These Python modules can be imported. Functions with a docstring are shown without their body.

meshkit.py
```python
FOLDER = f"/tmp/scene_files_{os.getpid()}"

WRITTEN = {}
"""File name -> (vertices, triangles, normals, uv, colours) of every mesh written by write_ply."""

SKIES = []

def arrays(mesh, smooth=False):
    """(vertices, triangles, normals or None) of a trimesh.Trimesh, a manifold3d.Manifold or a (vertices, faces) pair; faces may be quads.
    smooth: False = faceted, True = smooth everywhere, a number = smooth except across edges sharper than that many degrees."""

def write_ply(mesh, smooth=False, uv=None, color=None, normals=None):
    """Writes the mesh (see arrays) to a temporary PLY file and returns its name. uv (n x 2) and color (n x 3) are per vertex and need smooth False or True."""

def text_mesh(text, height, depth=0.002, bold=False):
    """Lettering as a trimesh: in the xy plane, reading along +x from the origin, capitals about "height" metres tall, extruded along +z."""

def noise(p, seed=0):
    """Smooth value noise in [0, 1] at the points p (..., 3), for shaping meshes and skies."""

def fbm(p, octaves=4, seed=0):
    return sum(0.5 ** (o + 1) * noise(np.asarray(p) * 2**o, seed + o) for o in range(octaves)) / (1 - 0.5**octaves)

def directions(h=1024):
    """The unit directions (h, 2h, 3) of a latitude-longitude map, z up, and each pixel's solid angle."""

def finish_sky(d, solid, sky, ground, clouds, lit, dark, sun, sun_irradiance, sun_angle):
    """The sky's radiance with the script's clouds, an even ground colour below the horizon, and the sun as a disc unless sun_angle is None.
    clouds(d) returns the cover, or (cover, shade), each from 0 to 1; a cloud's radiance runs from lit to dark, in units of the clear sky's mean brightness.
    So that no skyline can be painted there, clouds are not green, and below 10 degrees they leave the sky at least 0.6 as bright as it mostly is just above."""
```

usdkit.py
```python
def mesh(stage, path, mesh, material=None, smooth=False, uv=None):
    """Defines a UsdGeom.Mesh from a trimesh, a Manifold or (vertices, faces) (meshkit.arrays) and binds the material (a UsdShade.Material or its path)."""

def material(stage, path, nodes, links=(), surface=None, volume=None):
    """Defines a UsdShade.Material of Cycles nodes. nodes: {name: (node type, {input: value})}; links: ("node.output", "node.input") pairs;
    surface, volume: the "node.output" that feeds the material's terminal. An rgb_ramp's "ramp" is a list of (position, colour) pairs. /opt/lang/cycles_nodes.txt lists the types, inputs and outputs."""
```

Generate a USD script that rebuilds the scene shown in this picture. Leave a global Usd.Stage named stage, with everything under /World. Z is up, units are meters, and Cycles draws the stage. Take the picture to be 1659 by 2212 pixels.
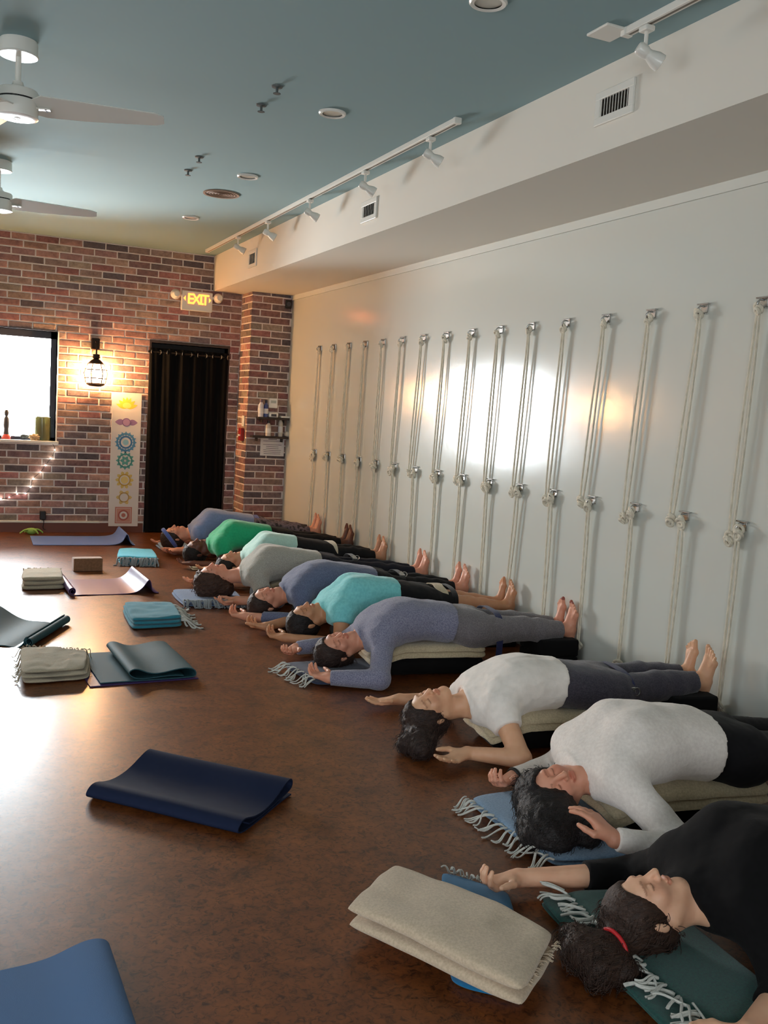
import math, random
import numpy as np
import trimesh
import manifold3d as m3
import usdkit, meshkit
from scipy import sparse
from scipy.spatial import cKDTree
from pxr import Usd, UsdGeom, UsdLux, UsdShade, Gf, Sdf, Vt

stage = Usd.Stage.CreateInMemory()
UsdGeom.SetStageUpAxis(stage, 'Z'); UsdGeom.SetStageMetersPerUnit(stage, 1.0)
UsdGeom.Xform.Define(stage, '/World')
rnd = random.Random(7); nrs = np.random.RandomState(7)

# ------------------------------------------------------------------ camera
IMG_W, IMG_H, FPX = 1659.0, 2212.0, 2067.6331
YAW, PITCH, ROLL = 0.43321979, -0.10224869, 0.06023401
EYE = np.array([0.0, 0.0, 1.46])
EXPOSURE = 0.98
def cam_axes():
    f = np.array([math.sin(YAW)*math.cos(PITCH), math.cos(YAW)*math.cos(PITCH), math.sin(PITCH)])
    r = np.array([math.cos(YAW), -math.sin(YAW), 0.0]); u = np.cross(r, f)
    return r*math.cos(ROLL)+u*math.sin(ROLL), -r*math.sin(ROLL)+u*math.cos(ROLL), f
CR, CU, CF = cam_axes()
cam = UsdGeom.Camera.Define(stage, '/World/camera')
cam.CreateHorizontalApertureAttr(24.0); cam.CreateVerticalApertureAttr(32.0)
cam.CreateFocalLengthAttr(24.0*FPX/IMG_W); cam.CreateClippingRangeAttr((0.05, 200.0))
cam.CreateExposureAttr(EXPOSURE)
cam.AddTransformOp().Set(Gf.Matrix4d(*CR, 0, *CU, 0, *(-CF), 0, *EYE, 1))
def at(px, py, axis, val):
    """the point seen at a pixel, on the plane where coordinate axis (0 x, 1 y, 2 z) is val"""
    d = CR*(px-IMG_W/2)/FPX - CU*(py-IMG_H/2)/FPX + CF
    return EYE + d*(val-EYE[axis])/d[axis]

# ------------------------------------------------------------------ light
W, D, H = 3.463, 10.61, 3.068          # right wall x, far wall y, ceiling z
XL, YB = -2.80, -2.2                   # left wall x, back wall y
SX, SZ = 2.672, 2.687                  # soffit face x, soffit underside z
WX0, WX1, WZ0, WZ1 = -0.34, 1.055, 0.965, 2.10   # far window
SKY, WINDOW_LIGHT, UNSEEN_LEFT_LIGHT, UNSEEN_BACK_LIGHT, LANTERN = 0.4, 33.0, .32, 6.5, 150.0
LY0, LY1, LZ0, LZ1 = 0.2, 4.6, 0.95, 2.35          # unseen window in the left wall, placed to light the rope wall

# ------------------------------------------------------------------ helpers
used_names = {}
def numbered(parent, name):
    k = used_names.get((parent, name), 0); used_names[(parent, name)] = k+1
    return name if k == 0 else f'{name}_{k:03d}'
def tag(o, label=None, cat=None, group=None, kind=None):
    p = o.GetPrim() if hasattr(o, 'GetPrim') else o
    for k, v in (('label', label), ('category', cat), ('group', group), ('kind', kind)):
        if v: p.SetCustomDataByKey(k, v)
    return o
def path_of(parent):
    return '/World' if parent is None else str(parent.GetPath())
def thing(name, label, cat, loc=(0, 0, 0), rz=0.0, group=None, kind=None, parent=None):
    pp = path_of(parent)
    x = UsdGeom.Xform.Define(stage, pp+'/'+numbered(pp, name))
    x.AddTranslateOp().Set(Gf.Vec3d(*map(float, loc)))
    if rz: x.AddRotateZOp().Set(math.degrees(rz))
    tag(x, label, cat, group, kind)
    return x
def obj(name, mesh, mat, parent=None, smooth=False, col=None, **kw):
    pp = path_of(parent)
    m = usdkit.mesh(stage, pp+'/'+numbered(pp, name), mesh, mat, smooth=smooth)
    if col is not None:
        UsdGeom.PrimvarsAPI(m).CreatePrimvar('Col', Sdf.ValueTypeNames.Color3fArray, 'vertex').Set(Vt.Vec3fArray.FromNumpy(np.asarray(col, np.float32)))
    return tag(m, **kw)
def srgb(r, g, b):
    c = np.array([r, g, b])/255.0
    return tuple(np.where(c <= .04045, c/12.92, ((c+.055)/1.055)**2.4))
mats = {}
def M(key, nodes, links=(), surface='p.BSDF', volume=None):
    if key not in mats:
        mats[key] = usdkit.material(stage, '/World/Looks/'+key, nodes, links, surface=surface)
    return mats[key]
def plain(key, c, rough=.5, metal=0., **kw):
    return M(key, {'p': ('principled_bsdf', dict(base_color=c, roughness=rough, metallic=metal, **kw))})
def emit(key, c, s):
    return M(key, {'e': ('emission', {'color': c, 'strength': s})}, surface='e.emission')
def fabric(key, c, var=.25, scale=60., bump=.4, rough=.9, c2=None, sheen=.3, stretch=(1, 1, 1)):
    c2 = c2 or tuple(x*(1-var) for x in c)
    return M(key, {'t': ('texture_coordinate', {}), 'mp': ('mapping', {'scale': stretch}),
        'n': ('noise_texture', {'scale': scale, 'detail': 3.0}), 'b': ('noise_texture', {'scale': scale*6, 'detail': 2.0}),
        'r': ('rgb_ramp', {'ramp': [(0.35, c2), (0.65, c)]}), 'bp': ('bump', {'strength': bump, 'distance': .003}),
        'p': ('principled_bsdf', {'roughness': rough, 'sheen_weight': sheen, 'sheen_roughness': .5, 'specular_ior_level': .25})},
        [('t.object', 'mp.vector'), ('mp.vector', 'n.vector'), ('mp.vector', 'b.vector'), ('n.fac', 'r.fac'), ('r.color', 'p.base_color'),
         ('b.fac', 'bp.height'), ('bp.normal', 'p.normal')])
def skin(key, c, rough=.5):
    return M(key, {'a': ('attribute', {'attribute': 'Col'}), 't': ('texture_coordinate', {}), 'n': ('noise_texture', {'scale': 25., 'detail': 3.0}),
        'r': ('rgb_ramp', {'ramp': [(0.3, (c[0]*.93, c[1]*.86, c[2]*.84)), (0.7, c)]}), 'm': ('mix', {'mix_type': 'multiply', 'fac': 1.0}),
        'p': ('principled_bsdf', {'roughness': rough, 'subsurface_weight': .12, 'subsurface_radius': (1.0, .35, .2), 'subsurface_scale': .01})},
        [('t.object', 'n.vector'), ('n.fac', 'r.fac'), ('r.color', 'm.color1'), ('a.color', 'm.color2'), ('m.color', 'p.base_color')])
def hairmat(key, c, c2):
    return M(key, {'t': ('texture_coordinate', {}), 'mp': ('mapping', {'scale': (9, 45, 45)}), 'n': ('noise_texture', {'scale': 3., 'detail': 4., 'distortion': 1.2}),
        'r': ('rgb_ramp', {'ramp': [(0.3, c), (0.7, c2)]}), 'bp': ('bump', {'strength': .8, 'distance': .006}),
        'p': ('principled_bsdf', {'roughness': .55, 'specular_ior_level': .35})},
        [('t.object', 'mp.vector'), ('mp.vector', 'n.vector'), ('n.fac', 'r.fac'), ('r.color', 'p.base_color'), ('n.fac', 'bp.height'), ('bp.normal', 'p.normal')])

def join(*ms):
    return trimesh.util.concatenate([m for m in ms])
def box(x0, x1, y0, y1, z0, z1):
    b = trimesh.creation.box([x1-x0, y1-y0, z1-z0]); b.apply_translation([(x0+x1)/2, (y0+y1)/2, (z0+z1)/2]); return b
def rbox(x0, x1, y0, y1, z0, z1, r=.006, seg=8):
    s = m3.Manifold.sphere(r, seg)
    pts = [(x, y, z) for x in (x0+r, x1-r) for y in (y0+r, y1-r) for z in (z0+r, z1-r)]
    return tm(m3.Manifold.batch_hull([s.translate(p) for p in pts]))
def tm(man):
    m = man.to_mesh(); return trimesh.Trimesh(m.vert_properties[:, :3], m.tri_verts, process=False)
def cyl(r, h, loc=(0, 0, 0), axis='z', seg=24, r2=None):
    c = tm(m3.Manifold.cylinder(h, r, r if r2 is None else r2, seg))
    if axis == 'x': c.apply_transform(trimesh.transformations.rotation_matrix(math.pi/2, [0, 1, 0]))
    if axis == 'y': c.apply_transform(trimesh.transformations.rotation_matrix(-math.pi/2, [1, 0, 0]))
    c.apply_translation(loc); return c
def lathe(profile, loc=(0, 0, 0), seg=28):
    m = trimesh.creation.revolve(np.array(profile, float), sections=seg); m.apply_translation(loc); return m
def sph(r, loc, sub=2, scale=None):
    s = trimesh.creation.icosphere(sub, r)
    if scale is not None: s.apply_scale(scale)
    s.apply_translation(loc); return s
def frames(p):
    t = np.gradient(p, axis=0); t /= np.linalg.norm(t, axis=1, keepdims=True)+1e-12
    ref = np.array([0.31, 0.83, 0.47]); a = np.cross(t, ref); bad = np.linalg.norm(a, axis=1) < .2
    a[bad] = np.cross(t[bad], [1, 0, 0]); a /= np.linalg.norm(a, axis=1, keepdims=True)+1e-12
    return t, a, np.cross(t, a)
def tube(p, r, sides=8, cap=True):
    p = np.asarray(p, float); n = len(p); r = np.broadcast_to(r, (n,))
    t, a, b = frames(p); ang = np.arange(sides)*2*math.pi/sides
    v = p[:, None]+r[:, None, None]*(np.cos(ang)[None, :, None]*a[:, None]+np.sin(ang)[None, :, None]*b[:, None])
    i, j = np.meshgrid(np.arange(n-1), np.arange(sides), indexing='ij')
    q = np.stack([i*sides+j, i*sides+(j+1) % sides, (i+1)*sides+(j+1) % sides, (i+1)*sides+j], -1).reshape(-1, 4)
    f = np.vstack([q[:, [0, 1, 2]], q[:, [0, 2, 3]]]); v = v.reshape(-1, 3)
    if cap:
        v = np.vstack([v, p[0], p[-1]]); k = np.arange(sides); e = (n-1)*sides
        f = np.vstack([f, np.stack([(k+1) % sides, k, np.full(sides, n*sides)], 1), np.stack([e+k, e+(k+1) % sides, np.full(sides, n*sides+1)], 1)])
    return trimesh.Trimesh(v, f, process=False)
def spline(pts, n=40):
    from scipy.interpolate import CubicSpline
    pts = np.asarray(pts, float); d = np.r_[0, np.cumsum(np.linalg.norm(np.diff(pts, axis=0), axis=1)**.5+1e-6)]
    return CubicSpline(d, pts)(np.linspace(0, d[-1], n))
def ribbon(path, width, thick, smooth_n=90, wob=0.0, seed=0, nw=14, taper=None):
    """a mat: 2D path (s,z) thickened and swept across its width; returns local mesh with s along x, width along y"""
    p = spline(path, smooth_n); t = np.gradient(p, axis=0); t /= np.linalg.norm(t, axis=1, keepdims=True)
    nrm = np.stack([-t[:, 1], t[:, 0]], 1); loop = np.vstack([p+nrm*thick/2, (p-nrm*thick/2)[::-1]])
    ys = np.linspace(-width/2, width/2, nw); L = len(loop); v = []
    for k, y in enumerate(ys):
        q = np.c_[loop[:, 0], np.full(L, y), loop[:, 1]]
        if wob:
            w = meshkit.noise(np.c_[q[:, 0]*5, q[:, 1]*5, np.full(L, seed*3.7)])-.5
            q[:, 2] += wob*w*np.clip(q[:, 2]/.04, 0, 1); q[:, 1] += wob*.4*(meshkit.noise(np.c_[q[:, 0]*3, q[:, 2]*8, np.full(L, seed+9.1)])-.5)
        v.append(q)
    v = np.vstack(v); i, j = np.meshgrid(np.arange(nw-1), np.arange(L), indexing='ij')
    q = np.stack([i*L+j, (i+1)*L+j, (i+1)*L+(j+1) % L, i*L+(j+1) % L], -1).reshape(-1, 4)
    f = np.vstack([q[:, [0, 1, 2]], q[:, [0, 2, 3]]])
    n = smooth_n; caps = []
    for base, flip in ((0, False), ((nw-1)*L, True)):
        k = np.arange(n-1); a = np.stack([base+k, base+k+1, base+L-1-k-1], 1); b = np.stack([base+k, base+L-1-k-1, base+L-1-k], 1)
        c = np.vstack([a, b]); caps.append(c[:, ::-1] if flip else c)
    m = trimesh.Trimesh(v, np.vstack([f]+caps), process=False); return m
def place(m, loc, rz=0.0):
    m = m.copy(); m.apply_transform(trimesh.transformations.rotation_matrix(rz, [0, 0, 1])); m.apply_translation(loc); return m
def slab(quad, z0, thick, n=26, m=None, p=10., wav=.004, seed=0, sag=None, rnd_=.07):
    """a soft folded layer: quad of four floor points (ccw), rounded rim, gently uneven"""
    m = m or n
    s = (1-np.cos(np.linspace(0, math.pi, n)))/2; s = .5*s+.5*np.linspace(0, 1, n); t = (1-np.cos(np.linspace(0, math.pi, m)))/2; t = .5*t+.5*np.linspace(0, 1, m)
    S, T = np.meshgrid(s, t, indexing='ij'); Q = np.array(quad, float)[:, :2]
    P = ((1-S)*(1-T))[..., None]*Q[0]+(S*(1-T))[..., None]*Q[1]+(S*T)[..., None]*Q[2]+((1-S)*T)[..., None]*Q[3]
    h = np.clip(1-np.abs(2*S-1)**p, 0, 1)**(1/2.2)*np.clip(1-np.abs(2*T-1)**p, 0, 1)**(1/2.2)
    c = P.mean((0, 1)); P = c+(P-c)*(1-rnd_*(np.abs(2*S-1)*np.abs(2*T-1))**5)[..., None]; wob = meshkit.fbm(np.stack([P[..., 0]*9, P[..., 1]*9, np.full_like(S, seed*2.3)], -1), 3, seed)-.5
    edge = meshkit.noise(np.stack([P[..., 0]*14, P[..., 1]*14, np.full_like(S, seed*1.3+5)], -1), seed)-.5
    P = c+(P-c)*(1+.035*edge)[..., None]
    base = 0 if sag is None else sag(P[..., 0], P[..., 1])
    top = z0+thick/2+thick/2*h+wav*2*wob*h+base; bot = z0+thick/2-thick/2*h+base
    v = np.vstack([np.dstack([P, top[..., None]]).reshape(-1, 3), np.dstack([P, bot[..., None]]).reshape(-1, 3)])
    i, j = np.meshgrid(np.arange(n-1), np.arange(m-1), indexing='ij'); a = i*m+j
    q = np.stack([a, a+m, a+m+1, a+1], -1).reshape(-1, 4); N = n*m
    f = np.vstack([q[:, [0, 1, 2]], q[:, [0, 2, 3]], N+q[:, [0, 2, 1]], N+q[:, [0, 3, 2]]])
    return trimesh.Trimesh(v, f, process=True)
def fringe(p0, p1, out, n, length, z0=.03, r=.0028, seed=0, drop=True, spread=.5):
    """twisted tassels along an edge from p0 to p1, pointing out"""
    g = random.Random(seed); ms = []; p0 = np.array([*p0[:2], 0.]); p1 = np.array([*p1[:2], 0.]); out = np.array([*out[:2], 0.]); out /= np.linalg.norm(out)
    side = np.array([-out[1], out[0], 0])
    for k in range(n):
        b = p0+(p1-p0)*((k+.5+g.uniform(-.3, .3))/n); a = g.gauss(0, spread); d = out*math.cos(a)+side*math.sin(a); L = length*g.uniform(.65, 1.15)
        c = g.uniform(-.35, .35); z = z0+g.uniform(-.004, .006); zz = .006+g.uniform(0, .006) if drop else z
        pts = [b+[0, 0, z]-d*.01, b+d*L*.3+side*c*L*.12+[0, 0, z*.75+zz*.25+.004], b+d*L*.65-side*c*L*.25+[0, 0, zz+.004*g.random()], b+d*L+side*c*L*.35+[0, 0, zz]]
        pp = spline(pts, 9); ms.append(tube(pp, r*g.uniform(.8, 1.3)*np.linspace(1.1, .75, 9), 5))
        off = np.array([g.uniform(-.004, .004), g.uniform(-.004, .004), .002]); ms.append(tube(pp+off+np.outer(np.linspace(0, 1, 9), d*.0+side*g.uniform(-.012, .012)), r*.8, 5))
    return join(*ms)

# ------------------------------------------------------------------ soft bodies as signed distance fields
class Field:
    def __init__(s, lo, hi, h):
        s.h = h; s.lo = np.array(lo, float); s.n = np.ceil((np.array(hi, float)-s.lo)/h).astype(int)+1
        s.v = np.full(s.n, 9.0, np.float32); s.ax = [s.lo[i]+h*np.arange(s.n[i]) for i in range(3)]
    def block(s, lo, hi, pad):
        a = np.clip(np.floor((np.array(lo)-pad-s.lo)/s.h).astype(int), 0, s.n); b = np.clip(np.ceil((np.array(hi)+pad-s.lo)/s.h).astype(int)+1, 0, s.n)
        sl = tuple(slice(x, y) for x, y in zip(a, b))
        if any(y <= x for x, y in zip(a, b)): return None, None
        return sl, np.stack(np.meshgrid(*[s.ax[i][sl[i]] for i in range(3)], indexing='ij', copy=False), -1).astype(np.float32)
    def add(s, prim, k=.01, grow=0., sub=False):
        lo, hi, fn = prim; sl, p = s.block(lo, hi, grow+k+3*s.h)
        if sl is None: return
        d = fn(p)-grow; a = s.v[sl]
        if sub:
            h = np.clip(.5-.5*(d+a)/k, 0, 1); s.v[sl] = a*(1-h)-d*h+k*h*(1-h)
        else:
            h = np.clip(.5+.5*(a-d)/k, 0, 1); s.v[sl] = a*(1-h)+d*h-k*h*(1-h)
    def cut(s, n, c):
        """keep where n.p < c"""
        n = np.array(n, float)
        s.v = np.maximum(s.v, (n[0]*s.ax[0][:, None, None]+n[1]*s.ax[1][None, :, None]+n[2]*s.ax[2][None, None, :]-c).astype(np.float32))
    def mesh(s, iters=0):
        v = s.v; N = v < 0
        if not N.any(): raise ValueError('empty field')
        nx, ny, nz = s.n
        c = [N[i:nx-1+i, j:ny-1+j, k:nz-1+k] for i in (0, 1) for j in (0, 1) for k in (0, 1)]
        al = np.logical_and.reduce(c); an = np.logical_or.reduce(c); act = an & ~al
        I = np.argwhere(act); idx = np.full(act.shape, -1, np.int64); idx[tuple(I.T)] = np.arange(len(I))
        acc = np.zeros((len(I), 3)); cnt = np.zeros(len(I))
        offs = np.array([(i, j, k) for i in (0, 1) for j in (0, 1) for k in (0, 1)])
        vals = np.stack([v[I[:, 0]+o[0], I[:, 1]+o[1], I[:, 2]+o[2]] for o in offs], 1).astype(float)
        for a in range(8):
            for ax in range(3):
                if offs[a][ax] == 0:
                    b = a+(4, 2, 1)[ax]; va, vb = vals[:, a], vals[:, b]; m = (va < 0) != (vb < 0)
                    t = np.where(m, va/np.where(m, va-vb, 1), 0); pt = offs[a]+t[:, None]*(offs[b]-offs[a])
                    acc[m] += pt[m]; cnt[m] += 1
        V = s.lo+s.h*(I+acc/cnt[:, None]); F = []
        for ax in range(3):
            o = [(0, 0, 0)]*4; e = np.zeros(3, int); e[ax] = 1; u, w = [x for x in range(3) if x != ax]
            A = N[:-1, :, :] if ax == 0 else N[:, :-1, :] if ax == 1 else N[:, :, :-1]; B = N[1:, :, :] if ax == 0 else N[:, 1:, :] if ax == 1 else N[:, :, 1:]
            E = np.argwhere(A != B); E = E[(E[:, u] > 0) & (E[:, w] > 0) & (E[:, u] < s.n[u]-1) & (E[:, w] < s.n[w]-1)]
            ins = A[tuple(E.T)]; eu = np.zeros(3, int); eu[u] = 1; ew = np.zeros(3, int); ew[w] = 1
            q = [idx[tuple((E-x).T)] for x in (eu*0, eu, eu+ew, ew)]; Q = np.stack(q, 1)
            flip = ins if ax != 1 else ~ins
            Q[~flip] = Q[~flip][:, ::-1]; Q = Q[(Q >= 0).all(1)]; F.append(Q)
        F = np.vstack(F); V = smooth_mesh(V, F, iters)
        return V, np.vstack([F[:, [0, 1, 2]], F[:, [0, 2, 3]]])
def smooth_mesh(V, F, iters):
    if not iters: return V
    n = len(V); e = np.vstack([F[:, [i, (i+1) % F.shape[1]]] for i in range(F.shape[1])]); e = np.vstack([e, e[:, ::-1]])
    A = sparse.coo_matrix((np.ones(len(e)), (e[:, 0], e[:, 1])), (n, n)).tocsr(); A.data[:] = 1; d = np.asarray(A.sum(1)).ravel(); A = sparse.diags(1/np.maximum(d, 1)) @ A
    for _ in range(iters):
        V = V+.52*(A @ V-V); V = V-.54*(A @ V-V)
    return V
def cone(a, b, ra, rb=None):
    a = np.array(a, float); b = np.array(b, float); rb = ra if rb is None else rb; ba = b-a; L = ba @ ba+1e-12
    lo = np.minimum(a-ra, b-rb); hi = np.maximum(a+ra, b+rb); a32, ba32 = a.astype(np.float32), ba.astype(np.float32)
    def fn(p):
        q = p-a32; t = np.clip((q @ ba32)/np.float32(L), 0, 1); return np.linalg.norm(q-t[..., None]*ba32, axis=-1)-(ra+t*np.float32(rb-ra))
    return lo, hi, fn
def ell(c, r, R=np.eye(3)):
    """R rows are the axes"""
    c = np.array(c, float); r = np.array(r, float); R = np.array(R, float); ext = np.sqrt(((R.T*r)**2).sum(1)); c32, R32, r32 = c.astype(np.float32), R.astype(np.float32), r.astype(np.float32)
    def fn(p):
        q = (p-c32) @ R32.T; k0 = np.linalg.norm(q/r32, axis=-1); k1 = np.linalg.norm(q/(r32*r32), axis=-1)+1e-9; return k0*(k0-1)/k1
    return c-ext, c+ext, fn
def loft(st, e=2.4):
    """stations (x, y, z, half width, half depth) along x"""
    st = np.array(st, float); x = st[:, 0]; a = st[:, 3].max(); b = st[:, 4].max()
    lo = [x[0]-.02, st[:, 1].min()-a, st[:, 2].min()-b]; hi = [x[-1]+.02, st[:, 1].max()+a, st[:, 2].max()+b]
    from scipy.interpolate import PchipInterpolator
    f = PchipInterpolator(x, st[:, 1:])
    def fn(p):
        xs = p[:, 0, 0, 0]; s = f(np.clip(xs, x[0], x[-1])).astype(np.float32)[:, None, None, :]
        qy = np.abs(p[..., 1]-s[..., 0])/s[..., 2]; qz = np.abs(p[..., 2]-s[..., 1])/s[..., 3]
        g = (qy**e+qz**e)**(1/e)+1e-6
        gr = np.sqrt((qy**(e-1)/s[..., 2])**2+(qz**(e-1)/s[..., 3])**2)/g**(e-1)+1e-6
        d = (g-1)/np.maximum(gr, .8/np.maximum(s[..., 2], s[..., 3])); du = np.maximum(np.maximum(x[0]-xs, xs-x[-1]), 0).astype(np.float32)[:, None, None]
        return np.where(du > 0, np.sqrt(np.maximum(d, 0)**2+du**2)+np.minimum(d, 0)*0, d)
    return lo, hi, fn
def unit(v):
    v = np.array(v, float); return v/np.linalg.norm(v)
def displace(V, F, amp, freq, seed=0, stretch=(1, 1, 1), octv=3, mask=None):
    m = trimesh.Trimesh(V, F, process=False); n = np.array(m.vertex_normals)
    d = (meshkit.fbm(V*freq*np.array(stretch)+seed*7.7, octv, seed)-.5)*2*amp
    if mask is not None: d = d*mask
    return V+n*d[:, None]

# ------------------------------------------------------------------ materials of the room
wall_paint = M('wall_paint', {'t': ('texture_coordinate', {}), 'n': ('noise_texture', {'scale': 3.0, 'detail': 4.}), 'bp': ('bump', {'strength': .12, 'distance': .01}),
    'p': ('principled_bsdf', {'base_color': srgb(208, 211, 204), 'roughness': .17, 'specular_ior_level': .5})},
    [('t.object', 'n.vector'), ('n.fac', 'bp.height'), ('bp.normal', 'p.normal')])
matte_white = plain('matte_white_paint', srgb(224, 219, 208), .75)
ceil_paint = plain('teal_ceiling_paint', srgb(142, 168, 172), .85, specular_ior_level=.25)
white_metal = plain('white_enamel', srgb(228, 226, 218), .3)
white_gloss = plain('white_gloss_plastic', srgb(235, 233, 226), .18)
dark_frame = plain('dark_grey_frame', srgb(70, 72, 84), .5)
black_plastic = plain('black_plastic', srgb(22, 21, 22), .45)
chrome = plain('brushed_steel', srgb(190, 190, 188), .25, 1.0)
glass = M('window_glass', {'t': ('transparent_bsdf', {}), 'g': ('glossy_bsdf', {'roughness': .02}), 'f': ('fresnel', {'IOR': 1.45}), 'm': ('mix_closure', {})},
    [('f.fac', 'm.fac'), ('t.BSDF', 'm.closure1'), ('g.BSDF', 'm.closure2')], surface='m.closure')
floor_mat = M('cork_floor', {'t': ('texture_coordinate', {}),
    'n1': ('noise_texture', {'scale': 7.0, 'detail': 7., 'roughness': .68, 'distortion': .6}), 'n2': ('noise_texture', {'scale': 45., 'detail': 4., 'roughness': .6, 'distortion': 1.2}),
    'v': ('voronoi_texture', {'scale': 3.2, 'detail': 2.0}),
    'r1': ('rgb_ramp', {'ramp': [(0.28, srgb(58, 28, 11)), (0.45, srgb(102, 55, 23)), (0.70, srgb(124, 70, 31))]}),
    'r2': ('rgb_ramp', {'ramp': [(0.32, (.25, .22, .2)), (0.5, (.95, .95, .95)), (0.75, (1.2, 1.15, 1.1))]}),
    'm': ('mix', {'mix_type': 'multiply', 'fac': .95}),
    'bp': ('bump', {'strength': .07, 'distance': .01}), 'n3': ('noise_texture', {'scale': 14., 'detail': 5.}),
    'p': ('principled_bsdf', {'roughness': .42, 'specular_ior_level': .22, 'coat_weight': .38, 'coat_roughness': .25, 'coat_ior': 1.4})},
    [('t.object', 'n1.vector'), ('t.object', 'n2.vector'), ('t.object', 'n3.vector'), ('n1.fac', 'r1.fac'), ('n2.fac', 'r2.fac'), ('r1.color', 'm.color1'), ('r2.color', 'm.color2'),
     ('m.color', 'p.base_color'), ('n3.fac', 'bp.height'), ('bp.normal', 'p.normal')])
brick_mat = M('fired_brick', {'a': ('attribute', {'attribute': 'Col'}), 't': ('texture_coordinate', {}), 'n': ('noise_texture', {'scale': 22., 'detail': 5., 'roughness': .65}),
    'r': ('rgb_ramp', {'ramp': [(0.3, (.55, .5, .5)), (0.7, (1.15, 1.1, 1.05))]}), 'm': ('mix', {'mix_type': 'multiply', 'fac': 1.}), 'bp': ('bump', {'strength': .5, 'distance': .004}),
    'p': ('principled_bsdf', {'roughness': .85})},
    [('t.object', 'n.vector'), ('n.fac', 'r.fac'), ('a.color', 'm.color1'), ('r.color', 'm.color2'), ('m.color', 'p.base_color'), ('n.fac', 'bp.height'), ('bp.normal', 'p.normal')])
mortar = fabric('mortar', srgb(242, 228, 220), .08, 40., .5, .95, sheen=0.)

# ------------------------------------------------------------------ the room
obj('floor', box(XL-.1, W+.1, YB-.1, D+.25, -.1, 0), floor_mat, kind='structure')
obj('ceiling', box(XL-.1, W+.1, YB-.1, D+.25, H, H+.1), ceil_paint, kind='structure')
obj('wall_right', box(W, W+.1, YB, D+.2, 0, H), wall_paint, kind='structure')
obj('wall_left', join(box(XL-.1, XL, YB-.1, LY0, 0, H), box(XL-.1, XL, LY1, D+.2, 0, H), box(XL-.1, XL, LY0, LY1, 0, LZ0), box(XL-.1, XL, LY0, LY1, LZ1, H)), matte_white, kind='structure')
obj('wall_back', join(box(XL-.1, -2.3, YB-.1, YB, 0, H), box(-.1, W+.1, YB-.1, YB, 0, H), box(-2.3, -.1, YB-.1, YB, 0, .75), box(-2.3, -.1, YB-.1, YB, 2.25, H)), matte_white, kind='structure')
tag(obj('ceiling_soffit', box(SX, W, YB, D, SZ, H), matte_white), kind='structure')
obj('trim_1', box(W-.012, W, YB, D-.41, 2.636, SZ), plain('trim_paint', srgb(208, 211, 204), .65), kind='structure')

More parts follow.
